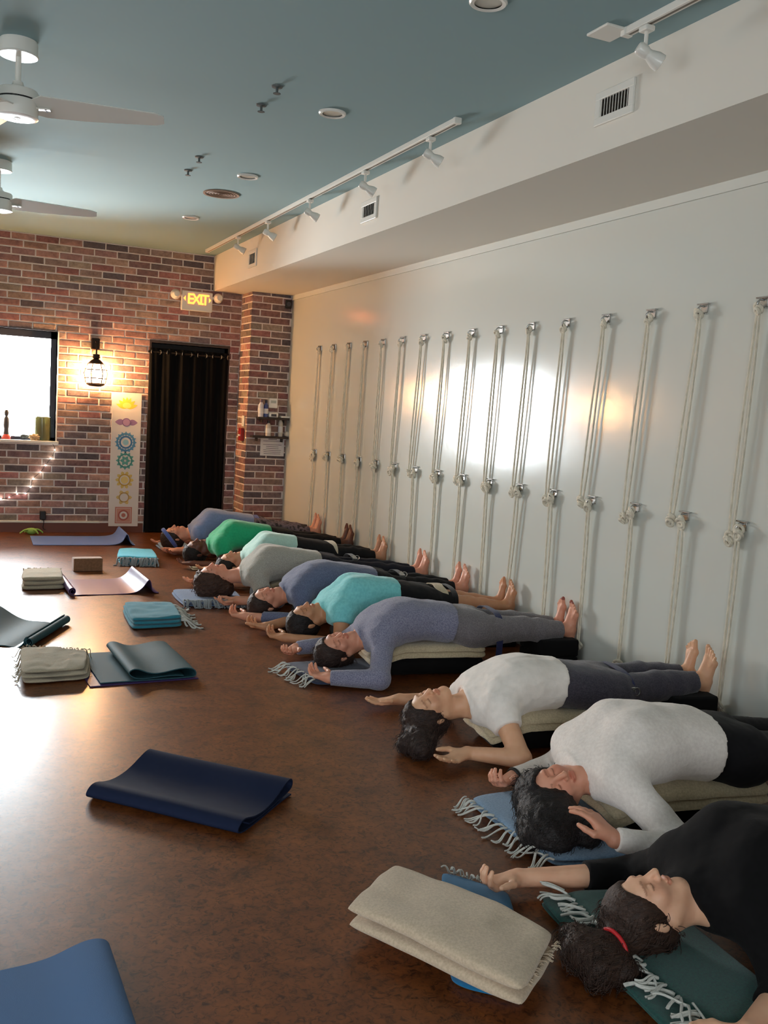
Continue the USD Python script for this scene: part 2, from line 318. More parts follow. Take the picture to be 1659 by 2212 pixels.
DX0, DX1, DZ = 2.02, 2.868, 2.075     # doorway
PX, PY = 3.0, 10.215                   # brick pillar: left face x, front face y
BRICKS = [srgb(*c) for c in ((150, 112, 100), (144, 104, 94), (130, 98, 92), (160, 122, 104), (138, 114, 102), (118, 98, 92), (96, 84, 84), (150, 122, 104), (146, 98, 90), (134, 118, 102))]
def brick(w, h, d, g):
    """front face bevelled, w along x, h along z, facing -y, back at y=0"""
    j = lambda: g.uniform(-.0018, .0018); e = .005; x, z = w/2, h/2
    back = [(-x, 0, -z), (x, 0, -z), (x, 0, z), (-x, 0, z)]
    mid = [(a[0]+j(), -d+.003, a[2]+j()) for a in back]; fr = [(a[0]*(1-e/x)+j(), -d+j(), a[2]*(1-e/z)+j()) for a in back]
    v = np.array(back+mid+fr); f = [(8, 9, 10), (8, 10, 11)]
    for o in (0, 4):
        for k in range(4):
            a, b = o+k, o+(k+1) % 4; f += [(a, b, b+4), (a, b+4, a+4)]
    return trimesh.Trimesh(v, f, process=False)
def brickwork(parent, u0, u1, z0, z1, holes, put, limit, order, seed, first=None):
    """courses of single bricks; the first limit (by order) are parts, the rest one part"""
    g = random.Random(seed); pl, ph, gap = .2325, .0737, .0145; items = []
    rows = int(math.ceil((z1-z0)/ph))
    for r in range(rows):
        za, zb = z0+r*ph+gap/2, min(z0+(r+1)*ph-gap/2, z1)
        if zb-za < .02: continue
        u = u0-pl*((.5 if r % 2 else 0.)+g.uniform(-.08, .08)); 
        while u < u1:
            a, b = max(u+gap/2, u0), min(u+pl-gap/2, u1); u += pl
            segs = [(a, b)]
            for (h0, h1, hz0, hz1) in holes:
                if zb > hz0+.01 and za < hz1-.01:
                    new = []
                    for (p, q) in segs:
                        if q <= h0 or p >= h1: new.append((p, q)); continue
                        if p < h0: new.append((p, h0-.004))
                        if q > h1: new.append((h1+.004, q))
                    segs = new
            for (p, q) in segs:
                if q-p > .025: items.append((p, q, za, zb))
    items.sort(key=order)
    rest, restc = [], []
    for k, (a, b, za, zb) in enumerate(items):
        m = brick(b-a, zb-za, .0075+g.uniform(-.0015, .002), g)
        c = np.array(BRICKS[g.randrange(len(BRICKS))])*np.array([.98, 1.06, 1.22])*g.uniform(1.0, 1.75)
        m = put(m, (a+b)/2, (za+zb)/2)
        if k < limit: obj('brick', m, brick_mat, parent, col=np.tile(c, (len(m.vertices), 1)))
        else: rest.append(m); restc.append(np.tile(c, (len(m.vertices), 1)))
    if rest: obj('brick_remainder', join(*rest), brick_mat, parent, col=np.vstack(restc), kind='stuff')
wf = thing('wall_far', None, None, kind='structure')
back = D+.009
obj('mortar_bed', join(box(XL, WX0, back, D+.22, 0, H), box(WX0, WX1, back, D+.22, 0, WZ0), box(WX0, WX1, back, D+.22, WZ1, H), box(WX1, DX0, back, D+.22, 0, H),
    box(DX0, DX1, back, D+.22, DZ, H), box(DX1, W, back, D+.22, 0, H)), mortar, wf)
brickwork(wf, XL, PX, .115, H, [(WX0-.01, WX1+.012, WZ0-.03, WZ1+.01), (DX0, DX1, 0, DZ)], lambda m, u, z: place(m, (u, back, z)), 300,
          lambda q: (q[0] < .3, 1.5 < q[0] < 1.8 and q[2] < 1.4, abs(q[0]-1.6)), 3)
wp = thing('wall_pillar', None, None, kind='structure')
obj('mortar_bed', box(PX+.009, W, PY+.009, D+.02, 0, SZ), mortar, wp)
brickwork(wp, PX, W, 0.0, SZ, [], lambda m, u, z: place(m, (u, PY+.009, z)), 300, lambda q: q[2], 4)
brickwork(wp, PY, D, 0.0, SZ, [], lambda m, u, z: place(m, (PX+.009, D+PY-u, z), -math.pi/2), 110, lambda q: q[2], 5)
bb = thing('baseboard_far', None, None, kind='structure')
red_brown = plain('red_brown_base_paint', srgb(112, 62, 48), .5)
obj('board', box(XL, DX0-.03, D-.012, D+.02, 0, .1), red_brown, bb)
obj('cap_moulding', rbox(XL, 1.53, D-.02, D+.02, .1, .122, .004), matte_white, bb)

# window in the far wall
win = thing('window_1', None, None, kind='structure')
reveal = plain('white_reveal_paint', srgb(232, 228, 222), .6)
for nm, b in (('jamb', box(WX1, WX1+.012, D-.006, D+.21, WZ0, WZ1)), ('jamb', box(WX0-.012, WX0, D-.006, D+.21, WZ0, WZ1)), ('sill', rbox(WX0-.02, WX1+.03, D-.03, D+.21, WZ0-.03, WZ0, .006))):
    obj(nm, b, reveal, win)
obj('head_lining', box(WX0, WX1, D-.004, D+.21, WZ1, WZ1+.01), dark_frame, win)
fy0, fy1 = D+.12, D+.17
obj('window_frame', join(box(WX0, WX1, fy0, fy1, WZ1-.07, WZ1), box(WX0, WX1, fy0, fy1, WZ0, WZ0+.03), box(WX1-.055, WX1, fy0, fy1, WZ0, WZ1), box(WX0, WX0+.055, fy0, fy1, WZ0, WZ1)), dark_frame, win)
obj('pane', box(WX0+.05, WX1-.05, D+.143, D+.149, WZ0+.025, WZ1-.065), glass, win)

def rect_light(name, loc, w, h, rot, color, intensity):
    l = UsdLux.RectLight.Define(stage, '/World/'+name); l.CreateWidthAttr(w); l.CreateHeightAttr(h)
    l.CreateIntensityAttr(intensity); l.CreateColorAttr(Gf.Vec3f(*color)); l.CreateNormalizeAttr(False)
    l.AddTranslateOp().Set(Gf.Vec3d(*loc)); l.AddRotateXYZOp().Set(Gf.Vec3f(*rot)); return l
rect_light('window_daylight', ((WX0+WX1)/2, D+.30, (WZ0+WZ1)/2), 1.6, 1.3, (-90, 0, 0), (.88, .96, 1.0), WINDOW_LIGHT)
rect_light('unseen_left_window_light', (XL-.2, (LY0+LY1)/2, (LZ0+LZ1)/2), 4.4, 1.4, (90, 0, -90), (.92, .97, 1.0), UNSEEN_LEFT_LIGHT)  # out of view, placed to brighten the near rope wall
rect_light('unseen_back_window_light', (-1.2, YB-.2, 1.5), 2.2, 1.5, (90, 0, 0), (.9, .96, 1.0), UNSEEN_BACK_LIGHT)  # unseen, behind the camera; placed to light the shirts and the far bricks
w2 = thing('unseen_window_2', None, None, kind='structure'); w3 = thing('unseen_window_3', None, None, kind='structure')  # unseen left and back windows, positioned for the light they let in
for k in range(4):
    y = LY0+(LY1-LY0)*k/3; y = min(max(y, LY0+.025), LY1-.025); obj('mullion', box(XL-.08, XL-.03, y-.025, y+.025, LZ0+.04, LZ1-.04), reveal, w2)
for z in (LZ0, LZ1-.04): obj('rail', box(XL-.08, XL-.03, LY0, LY1, z, z+.04), reveal, w2)
obj('pane', box(XL-.058, XL-.052, LY0+.01, LY1-.01, LZ0+.01, LZ1-.01), glass, w2)
for x in (-2.28, -1.2, -.12): obj('mullion', box(x-.025, x+.025, YB-.08, YB-.03, .79, 2.21), reveal, w3)
for z in (.75, 2.21): obj('rail', box(-2.3, -.1, YB-.08, YB-.03, z, z+.04), reveal, w3)
obj('pane', box(-2.29, -.11, YB-.058, YB-.052, .76, 2.24), glass, w3)
dome = UsdLux.DomeLight.Define(stage, '/World/sky'); dome.CreateIntensityAttr(SKY); dome.CreateColorAttr(Gf.Vec3f(.9, .95, 1.0))

# black curtain in the doorway
dr = thing('door_1', None, None, kind='structure')
obj('door_panel', box(DX0, DX1, D+.15, D+.19, 0, DZ), plain('dark_door_paint', srgb(30, 26, 25), .6), dr)
obj('door_frame', join(box(DX0-.02, DX1+.02, D-.005, D+.15, DZ-.0, DZ+.03), box(DX0-.02, DX0, D-.004, D+.15, 0, DZ), box(DX1, DX1+.02, D-.004, D+.15, 0, DZ)), plain('dark_door_frame', srgb(58, 44, 38), .5), dr)
ct = thing('curtain', 'floor-length black curtain hung on eyelets across the far doorway', 'curtain', ((DX0+DX1)/2, D-.02, 0))
black_cloth = fabric('black_curtain_cloth', srgb(8, 7, 8), .3, 30., .3, rough=1.0, sheen=.0)
nu, nz = 180, 30; U = np.linspace(-.44, .43, nu); Zs = np.linspace(.012, 2.02, nz); ph = np.linspace(0, 2*math.pi*5.5, nu)
vv = []
for s in (-.0015, .0015):
    for z in Zs:
        k = .55+.45*z/2; y = -.013*k*np.sin(ph)+.006*np.sin(ph*2.3+z*2)+s; vv.append(np.stack([U*(1.0-.03*(1-z/2))-.02*(1-z/2.02), y, np.full(nu, z)], 1))
vv = np.vstack(vv); i, j = np.meshgrid(np.arange(nz-1), np.arange(nu-1), indexing='ij'); a = i*nu+j; q = np.stack([a, a+1, a+nu+1, a+nu], -1).reshape(-1, 4); N = nu*nz
obj('cloth', trimesh.Trimesh(vv, np.vstack([q[:, [0, 1, 2]], q[:, [0, 2, 3]], N+q[:, [0, 2, 1]], N+q[:, [0, 3, 2]]]), process=False), black_cloth, ct, smooth=True)
obj('curtain_rod', cyl(.012, .9, (-.46, 0, 1.975), 'x', 12), plain('dark_rod', srgb(60, 52, 48), .35, .8), ct)
for k in range(11):
    x = -.42+.084*k; e = trimesh.creation.torus(.022, .005, major_sections=18, minor_sections=6)
    e.apply_transform(trimesh.transformations.rotation_matrix(math.pi/2, [0, 1, 0])); e.apply_transform(trimesh.transformations.rotation_matrix(.5 if k % 2 else -.5, [0, 0, 1])); e.apply_translation([x, 0, 1.975]); obj('eyelet', e, chrome, ct)

# EXIT sign with twin emergency lamps
ex = thing('exit_sign', 'white lit EXIT sign with two emergency lamp heads above the curtained doorway', 'exit sign', (2.485, D-.01, 2.555))
obj('housing', rbox(-.17, .17, -.05, .0, -.105, .105, .008), white_metal, ex)
obj('back_plate', box(-.08, .08, -.0, .02, -.06, .06), white_metal, ex)
glow = emit('exit_letters', (1.0, .16, .025), 3.2)
for ch, x in (('E', -.115), ('X', -.062), ('I', .008), ('T', .038)):
    t = meshkit.text_mesh(ch, .105, .004, True); t.apply_transform(trimesh.transformations.rotation_matrix(math.pi/2, [1, 0, 0])); t.apply_translation([x, -.0505, -.03]); obj('letter', t, glow, ex)
for s in (-1, 1):
    a = trimesh.Trimesh([(s*.128, -.052, -.005), (s*.128, -.052, .05), (s*.152, -.052, .022), (s*.128, -.05, -.005), (s*.128, -.05, .05), (s*.152, -.05, .022)], [(0, 1, 2), (2, 1, 0), (3, 4, 5), (5, 4, 3), (0, 1, 4), (0, 4, 3), (1, 2, 5), (1, 5, 4), (2, 0, 3), (2, 3, 5)], process=False)
    obj('chevron', a, glow, ex)
    lamp = lathe([(0, .05), (.03, .045), (.048, .01), (.055, -.03), (.05, -.036), (0, -.03)], seg=24); lamp.apply_transform(trimesh.transformations.rotation_matrix(math.pi/2, [1, 0, 0])); lamp.apply_translation([s*.235, -.06, .055])
    l = obj('lamp_head', lamp, white_metal, ex, smooth=40)
    obj('lamp_arm', cyl(.014, .07, (s*.2-.035, -.035, .05), 'x', 12), white_metal, ex)

# lanterns
def lantern(x, z, label):
    t = thing('wall_lantern', label, 'lantern', (x, D-.13, z), group='lit lanterns on the brick wall'); t.AddScaleOp().Set(Gf.Vec3f(1.18, 1.0, 1.18))
    bm = plain('blackened_iron', srgb(46, 34, 28), .5, .6)
    obj('wall_mount', rbox(-.035, .035, .06, .13, .21, .31, .008), bm, t)
    obj('hook_arm', tube(spline([(0, .08, .27), (0, .03, .28), (0, 0, .26), (0, 0, .16)], 20), .007, 8), bm, t, smooth=True)
    obj('cap', lathe([(0, .17), (.03, .165), (.032, .135), (.022, .125), (.04, .115), (.066, .088), (.066, .08), (0, .08)], seg=28), bm, t, smooth=40)
    body = lathe([(.0, .082), (.05, .08), (.08, .055), (.09, 0), (.083, -.055), (.06, -.085), (0, -.085)], seg=28)
    obj('glass_shade', body, emit('lantern_glow', (1.0, .52, .2), LANTERN), t, smooth=40)
    obj('base', lathe([(0, -.082), (.078, -.088), (.082, -.1), (.05, -.115), (0, -.118)], seg=28), bm, t, smooth=40)
    for k in range(6):
        a = k*math.pi/3; obj('cage_bar', tube([(.066*math.cos(a), .066*math.sin(a), .085), (.1*math.cos(a), .1*math.sin(a), 0), (.082*math.cos(a), .082*math.sin(a), -.09)], .0045, 6), bm, t)
    for k, zz in enumerate((.03, -.045)):
        r = trimesh.creation.torus(.096, .004, major_sections=28, minor_sections=6); r.apply_translation([0, 0, zz]); obj('cage_ring', r, bm, t)
lantern(1.428, 1.70, 'lit amber lantern on the brick wall between window and painted banner')
lantern(-1.06, 1.70, 'lit amber lantern on the brick wall on the far side of the window')

# painted banner: seven plain coloured emblems on white cloth
bn = thing('wall_banner', 'tall narrow white banner painted with seven coloured emblems beside the curtain', 'banner', (1.777, D-.012, 0))
obj('banner_cloth', rbox(-.157, .157, -.004, .006, .068, 1.515, .003), plain('banner_white', srgb(222, 214, 208), .8), bn)
def flat(poly, y0=-.0065, t=.003):
    gs = getattr(poly, 'geoms', [poly]); ms = []
    for g in gs:
        m = trimesh.creation.extrude_polygon(g, t, engine='earcut'); m.apply_transform(trimesh.transformations.rotation_matrix(math.pi/2, [1, 0, 0])); m.apply_translation([0, y0+t, 0]); ms.append(m)
    return join(*ms)
from shapely.geometry import Point, Polygon, box as sbox
from shapely import affinity, union_all
def petal(cx, cz, ang, r0, r1, w):
    a = math.radians(ang); pts = [(r0, 0), ((r0+r1)/2, w), (r1, 0), ((r0+r1)/2, -w)]
    L = spline([pts[0], (r0*.6+r1*.4, w), (r1, 0)], 10); R = spline([(r1, 0), (r0*.6+r1*.4, -w), pts[0]], 10)
    p = Polygon(np.vstack([L, R[1:-1]])).buffer(0); return affinity.translate(affinity.rotate(p, ang, origin=(0, 0)), cx, cz)
def emblem(name, z, parts):
    for col, poly, lvl in parts:
        obj(name, flat(affinity.translate(poly, 0, z), -.0045-.0008*lvl, .0025), plain('banner_ink_%d_%d_%d' % col, srgb(*col), .8), bn)
ring = lambda r, w: Point(0, 0).buffer(r).difference(Point(0, 0).buffer(r-w))
flower = lambda n, r0, r1, w, a0=0: union_all([petal(0, 0, a0+360*k/n, r0, r1, w) for k in range(n)])
emblem('yellow_lotus', 1.40, [((226, 206, 70), union_all([petal(0, -.05, a, 0, .12, .022) for a in (20, 45, 70, 90, 110, 135, 160)]), 0), ((240, 226, 120), affinity.scale(Point(0, -.02).buffer(.045), 1, .7), 1)])
emblem('violet_lotus', 1.20, [((150, 118, 158), union_all([petal(-.02, 0, 180, 0, .1, .032), petal(.02, 0, 0, 0, .1, .032)]), 0), ((176, 140, 172), Point(0, 0).buffer(.042), 1), ((128, 96, 140), ring(.045, .008), 2)])
emblem('blue_mandala', .985, [((104, 158, 190), flower(16, .07, .118, .012), 0), ((84, 140, 178), ring(.1, .02), 1), ((70, 120, 165), ring(.07, .018), 1), ((150, 196, 208), Point(0, 0).buffer(.03), 1)])
emblem('green_mandala', .785, [((104, 166, 158), flower(12, .055, .1, .014), 0), ((74, 142, 136), ring(.078, .016), 1), ((90, 158, 150), flower(6, .01, .055, .016), 1)])
emblem('yellow_mandala', .575, [((216, 190, 110), flower(10, .055, .098, .018), 0), ((200, 160, 74), ring(.066, .014), 1), ((226, 204, 134), Point(0, 0).buffer(.04), 1)])
emblem('gold_mandala', .385, [((214, 186, 120), flower(6, .045, .085, .02), 0), ((186, 148, 84), ring(.056, .012), 1)])
emblem('red_square_mandala', .19, [((196, 128, 112), sbox(-.09, -.09, .09, .09).difference(sbox(-.078, -.078, .078, .078)), 0), ((204, 146, 128), sbox(-.074, -.074, .074, .074).difference(Point(0, 0).buffer(.055)), 0), ((178, 100, 88), ring(.058, .016), 1), ((190, 118, 104), Point(0, 0).buffer(.022), 1)])

# fairy lights below the sill
fl = thing('string_light', 'string of small white fairy lights looping down the bricks below the window', 'string lights', (0, D-.012, 0))
pts = [at(px, py, 1, D-.012) for px, py in ((-6, 1078), (2, 1077), (20, 1074), (37, 1067), (55, 1066), (66, 1052), (72, 1034), (87, 1020), (98, 1005), (110, 990), (118, 972))]
pts = [(p[0], 0, p[2]) for p in pts]
obj('wire', tube(spline(pts+[(1.02, 0, .94)], 60), .0022, 5), plain('dark_green_wire', srgb(40, 44, 38), .6), fl)
bulb = emit('fairy_bulb', (1.0, .95, .85), 22.0)
for p in pts: obj('bulb', sph(.0075, (p[0], -.008, p[2]), 1, (1, 1, 1.0)), bulb, fl)

# things on the window sill
zs = WZ0
t = thing('figurine', 'slim dark standing figurine with a red base on the window sill', 'figurine', (.575, D+.06, zs))
obj('figure', lathe([(0, .30), (.012, .3), (.024, .275), (.02, .25), (.012, .235), (.026, .21), (.03, .15), (.024, .1), (.03, .04), (.034, .03), (0, .03)], seg=16), plain('dark_bronze', srgb(62, 62, 66), .5), t, smooth=50)
obj('base', lathe([(0, .055), (.03, .05), (.045, .03), (.045, 0), (0, 0)], seg=16), plain('red_lacquer', srgb(190, 70, 56), .4), t, smooth=40)
t = thing('candle_jar', 'amber green glass candle jar at the right end of the sill', 'jar', (.93, D+.06, zs))
obj('jar', lathe([(0, 0), (.075, 0), (.08, .01), (.08, .24), (.074, .245), (.07, .235), (.07, .02), (0, .02)], seg=28), plain('amber_green_glass', srgb(126, 128, 88), .12, transmission_weight=.4), t, smooth=40)
obj('wax', cyl(.066, .16, (0, 0, .02), seg=24), plain('wax', srgb(216, 204, 170), .6), t)
t = thing('sea_shell', 'tan sea shell lying against the candle jar on the sill', 'shell', (.85, D-.002, zs))
sh = sph(1, (0, 0, 0), 3); sh.vertices = sh.vertices*np.array([.06, .02, .035])*(1+.12*np.sin(8*np.arctan2(sh.vertices[:, 2], sh.vertices[:, 0])))[:, None]; sh.apply_translation([0, 0, .033])
obj('shell', sh, plain('shell_tan', srgb(206, 176, 132), .5), t, smooth=True)
t = thing('bird_ornament', 'small dark bird ornament in the middle of the sill', 'ornament', (.745, D+.03, zs))
obj('body', join(sph(.024, (0, 0, .035), 2, (1.5, .8, .9)), cone_m := cyl(.012, .05, (.025, 0, .04), 'x', 10, .003)), plain('slate_glaze', srgb(70, 80, 84), .4), t, smooth=40)
obj('legs', join(cyl(.003, .03, (-.006, 0, 0), seg=6), cyl(.003, .03, (.008, 0, 0), seg=6)), black_plastic, t)

# black outlet box above the baseboard and green toy on the floor
p = at(92, 1113, 1, D-.02)
t = thing('power_adapter', 'black power adapter plugged in low on the brick wall', 'adapter', (p[0], D-.03, p[2]))
obj('body', rbox(-.03, .03, -.03, .03, -.045, .045, .008), black_plastic, t); obj('cord', tube(spline([(0, -.01, -.04), (.01, -.015, -.08), (.005, -.012, -.13), (.03, -.02, -.15)], 16), .004, 6), black_plastic, t)
p = at(68, 1150, 2, .02)
t = thing('toy_frog', 'small crumpled bright green toy by the far blue mat', 'toy', (p[0], p[1], 0))
gm = plain('toy_green', srgb(150, 190, 88), .5); g = random.Random(5)
obj('body', sph(.035, (0, 0, .034), 2, (1.6, 1, 1)), gm, t, smooth=True)
for k in range(4):
    a = k*1.57+.5; obj('leg', tube(spline([(0, 0, .03), (.06*math.cos(a), .04*math.sin(a), .05), (.13*math.cos(a), .06*math.sin(a), .012)], 10), np.linspace(.012, .008, 10), 7), gm, t, smooth=True)

# things on the brick pillar
yp = PY-.0
def pil(px, py): q = at(px, py, 1, yp); return q[0], q[2]
x, z = pil(588, 964)
t = thing('notice_sheet', 'white printed notice sheet taped to the brick pillar under the shelves', 'notice', (x, yp, z))
obj('paper', rbox(-.138, .138, -.004, .0, -.108, .108, .0015), plain('paper_white', srgb(232, 226, 224), .8), t)
ink = plain('notice_ink', srgb(120, 110, 120), .8); g = random.Random(2)
for k in range(9):
    if k == 2: continue
    w = .05 if k == 0 else g.uniform(.07, .11); obj('text_line', box(-w, w, -.0052, -.0035, .078-.02*k-.004, .078-.02*k+(.004 if k == 0 else .001)), ink, t)
dark_wood = plain('dark_shelf_wood', srgb(48, 36, 32), .5)
def shelf(px0, px1, py, label):
    x0, z = pil(px0, py); x1, _ = pil(px1, py); x1 = min(x1, W-.002)
    t = thing('wall_shelf', label, 'shelf', ((x0+x1)/2, yp, z), group='narrow shelves on the brick pillar'); w = (x1-x0)/2
    obj('board', rbox(-w, w, -.1, 0, -.012, .012, .004), dark_wood, t)
    for s in (-.7, .7): obj('bracket', box(s*w-.006, s*w+.006, -.07, 0, -.05, -.012), dark_wood, t)
    return z+.012
z1 = shelf(553, 640, 902, 'upper dark shelf on the brick pillar holding bottles')
z2 = shelf(540, 640, 942, 'lower dark shelf on the brick pillar just above the notice')
def bottle(px, z, h, r, c, capc, label):
    x, _ = pil(px, 900); t = thing('bottle', label, 'bottle', (x, yp-.05, z), group='bottles on the pillar shelves')
    obj('body', lathe([(0, 0), (r, 0), (r, h*.68), (r*.5, h*.8), (r*.5, h*.84), (0, h*.84)], seg=18), plain('bottle_%d_%d_%d' % c, srgb(*c), .35), t, smooth=40); obj('label_band', lathe([(r+.0006, h*.2), (r+.0006, h*.5)], seg=18), plain('label_white', srgb(225, 225, 228), .6), t)
    obj('cap', cyl(r*.55, h*.16, (0, 0, h*.84), seg=14), plain('cap_%d_%d_%d' % capc, srgb(*capc), .4), t)
bottle(560, z1, .19, .03, (208, 208, 220), (120, 100, 120), 'white spray bottle at the left end of the upper shelf')
bottle(571, z1, .185, .026, (70, 84, 140), (40, 40, 60), 'blue bottle beside the white one on the upper shelf')
bottle(578, z2, .17, .03, (196, 190, 186), (44, 36, 36), 'dark-capped jar bottle on the lower shelf')
bottle(604, z2, .225, .026, (206, 200, 190), (120, 120, 120), 'tall pale pump bottle in the middle of the lower shelf')
x, _ = pil(588, 900); t = thing('thermostat', 'small square white thermostat on the pillar above the shelf', 'thermostat', (x, yp, pil(589, 871)[1]))
obj('body', rbox(-.05, .05, -.025, 0, -.055, .055, .008), white_gloss, t); obj('screen', box(-.03, .03, -.027, -.024, 0, .03), plain('lcd_grey', srgb(170, 176, 168), .2), t)
x, _ = pil(585, 900); t = thing('alarm_clock', 'small white box clock on the upper pillar shelf', 'clock', (x+.01, yp-.045, z1))
obj('case', rbox(-.055, .055, -.03, .03, 0, .05, .01), white_gloss, t); obj('face', box(-.03, .03, -.032, -.029, .012, .038), plain('clock_face', srgb(60, 60, 66), .3), t)
x, _ = pil(620, 900); t = thing('white_tray', 'flat white tray on the right end of the upper shelf', 'tray', (x-.01, yp-.05, z1))
obj('tray', rbox(-.09, .08, -.045, .045, 0, .022, .008), white_gloss, t)
x, _ = pil(622, 935); t = thing('folded_cloth', 'small folded white cloth on the right end of the lower shelf', 'cloth', (x, yp-.05, z2))
obj('cloth', slab([(-.06, -.045), (.06, -.045), (.06, .045), (-.06, .045)], 0, .06, n=14, p=6, wav=.006), plain('cloth_white', srgb(210, 206, 198), .9), t, smooth=True)
y = 10.33; q = at(500, 908, 1, y)
t = thing('light_switch', 'white light switch plate on the side of the brick pillar', 'switch', (PX, 10.33, q[2])); obj('plate', rbox(-.008, .0, -.045, .045, -.06, .06, .003), white_gloss, t)
obj('rocker', rbox(-.012, -.006, -.015, .015, -.03, .03, .002), white_gloss, t)
t = thing('fire_alarm_pull', 'red fire alarm pull station under the light switch', 'fire alarm', (PX, 10.33, at(498, 937, 1, y)[2]))
obj('case', rbox(-.04, .0, -.05, .05, -.07, .07, .006), plain('alarm_red', srgb(150, 22, 22), .4), t); obj('handle', rbox(-.05, -.035, -.035, .035, -.02, .0, .004), white_gloss, t)
p = at(636, 659, 1, PY)
t = thing('wall_speaker', 'small black speaker high on the pillar in the corner', 'speaker', (min(p[0], W-.05), PY, p[2])); obj('case', rbox(-.035, .035, -.03, 0, -.045, .045, .008), black_plastic, t); obj('grille', cyl(.025, .004, (0, -.034, 0), 'y', 16), dark_frame, t)

# ------------------------------------------------------------------ ceiling
def fan(px, py, label, a0):
    c = at(px, py, 2, H-.077); t = thing('ceiling_fan', label, 'ceiling fan', (c[0], c[1], H), group='white ceiling fans'); t.AddScaleOp().Set(Gf.Vec3f(.76, .76, .64))
    obj('canopy', lathe([(0, 0), (.108, 0), (.112, -.02), (.112, -.095), (.118, -.1), (.112, -.107), (.03, -.112), (0, -.112)], seg=36), white_metal, t, smooth=40)
    obj('downrod', cyl(.017, .24, (0, 0, -.33), seg=16), white_metal, t)
    obj('motor_housing', lathe([(0, -.285), (.03, -.285), (.035, -.31), (.06, -.33), (.115, -.345), (.122, -.36), (.122, -.405), (.119, -.408), (.119, -.416), (.122, -.419), (.12, -.52), (.114, -.535), (0, -.53)], seg=40), white_metal, t, smooth=40)
    obj('vent_band', lathe([(.1195, -.417), (.1205, -.417), (.1205, -.407), (.1195, -.407)], seg=40), black_plastic, t)
    obj('bottom_cap', lathe([(0, -.54), (.02, -.54), (.03, -.535), (.085, -.545), (.122, -.535), (.122, -.525), (0, -.528)], seg=40), white_gloss, t, smooth=40)
    for k in range(3):
        a = a0+k*2*math.pi/3; R = trimesh.transformations.rotation_matrix(a, [0, 0, 1])
        pts = [(.1, -.07), (.16, -.11), (.4, -.09), (.82, -.052), (.87, -.03), (.87, .03), (.82, .052), (.4, .08), (.16, .08), (.1, .06)]
        b = trimesh.creation.extrude_polygon(Polygon(pts).buffer(.008), .009, engine='earcut'); b.apply_transform(trimesh.transformations.rotation_matrix(-.42, [1, 0, 0])); b.apply_translation([0, 0, -.455]); b.apply_transform(R)
        obj('blade', b, white_metal, t)
        br = rbox(.09, .2, -.03, .03, -.468, -.458, .004); br.apply_transform(R); ir = obj('blade_bracket', br, white_metal, t)
        for yy in (-.02, .02): sc = cyl(.006, .006, (.17, yy, -.472), seg=8); sc.apply_transform(R); obj('screw', sc, dark_frame, t)
fan(40, 126, 'nearer white three-blade ceiling fan, cut by the left edge of the view', -.3)
fan(-2, 372, 'farther white ceiling fan low at the left, near the brick wall', -.12)
def recessed(px, py, label, r=.075):
    c = at(px, py, 2, H); t = thing('recessed_light', label, 'ceiling light', (c[0], c[1], H), group='round recessed ceiling lights')
    obj('trim_ring', lathe([(r*.72, .0), (r, 0), (r, -.008), (r*.92, -.014), (r*.72, -.01)], seg=32), white_gloss, t, smooth=40)
    obj('lens', lathe([(0, -.003), (r*.74, -.005)], seg=32), plain('lamp_lens', srgb(196, 192, 180), .3), t)
recessed(718, 243, 'round white recessed light in the middle of the teal ceiling')
recessed(535, 380, 'small round recessed light between the oval grille and the track')
recessed(1055, 2, 'round recessed light at the very top edge of the view')
recessed(412, 469, 'farthest round recessed light, close above the brick wall')
c = at(478, 418, 2, H); t = thing('ceiling_grille', 'round tan speaker grille set in the far ceiling', 'grille', (c[0], c[1], H))
tan = plain('tan_grille', srgb(150, 124, 106), .6); obj('rim', lathe([(.12, 0), (.138, 0), (.138, -.01), (.12, -.008)], seg=32), tan, t, smooth=40); obj('mesh_disc', lathe([(0, -.004), (.122, -.005)], seg=32), plain('grille_mesh', srgb(122, 98, 84), .7), t)
for k in range(5): obj('ring', trimesh.creation.torus(.02+.022*k, .0025, major_sections=24, minor_sections=5, transform=trimesh.transformations.translation_matrix([0, 0, -.006])), tan, t)
for (px, py, lb) in ((598, 204, 'dark grey sprinkler head, right one of the pair in mid ceiling'), (564, 243, 'dark grey sprinkler head, left one of the pair in mid ceiling'), (430, 352, 'dark sprinkler head, right one of the far pair'), (406, 380, 'dark sprinkler head, left one of the far pair')):
    c = at(px, py, 2, H-.04); t = thing('sprinkler_head', lb, 'sprinkler', (c[0], c[1], H), group='sprinkler heads on the ceiling'); t.AddScaleOp().Set(Gf.Vec3f(.75, .75, .55))
    gm = plain('sprinkler_grey', srgb(84, 92, 92), .5, .2)
    obj('escutcheon', lathe([(0, 0), (.04, 0), (.036, -.012), (.014, -.016), (0, -.016)], seg=20), gm, t, smooth=40); obj('stem', cyl(.009, .05, (0, 0, -.062), seg=10), gm, t); obj('deflector', lathe([(0, -.062), (.026, -.064), (.026, -.068), (0, -.068)], seg=16), gm, t)

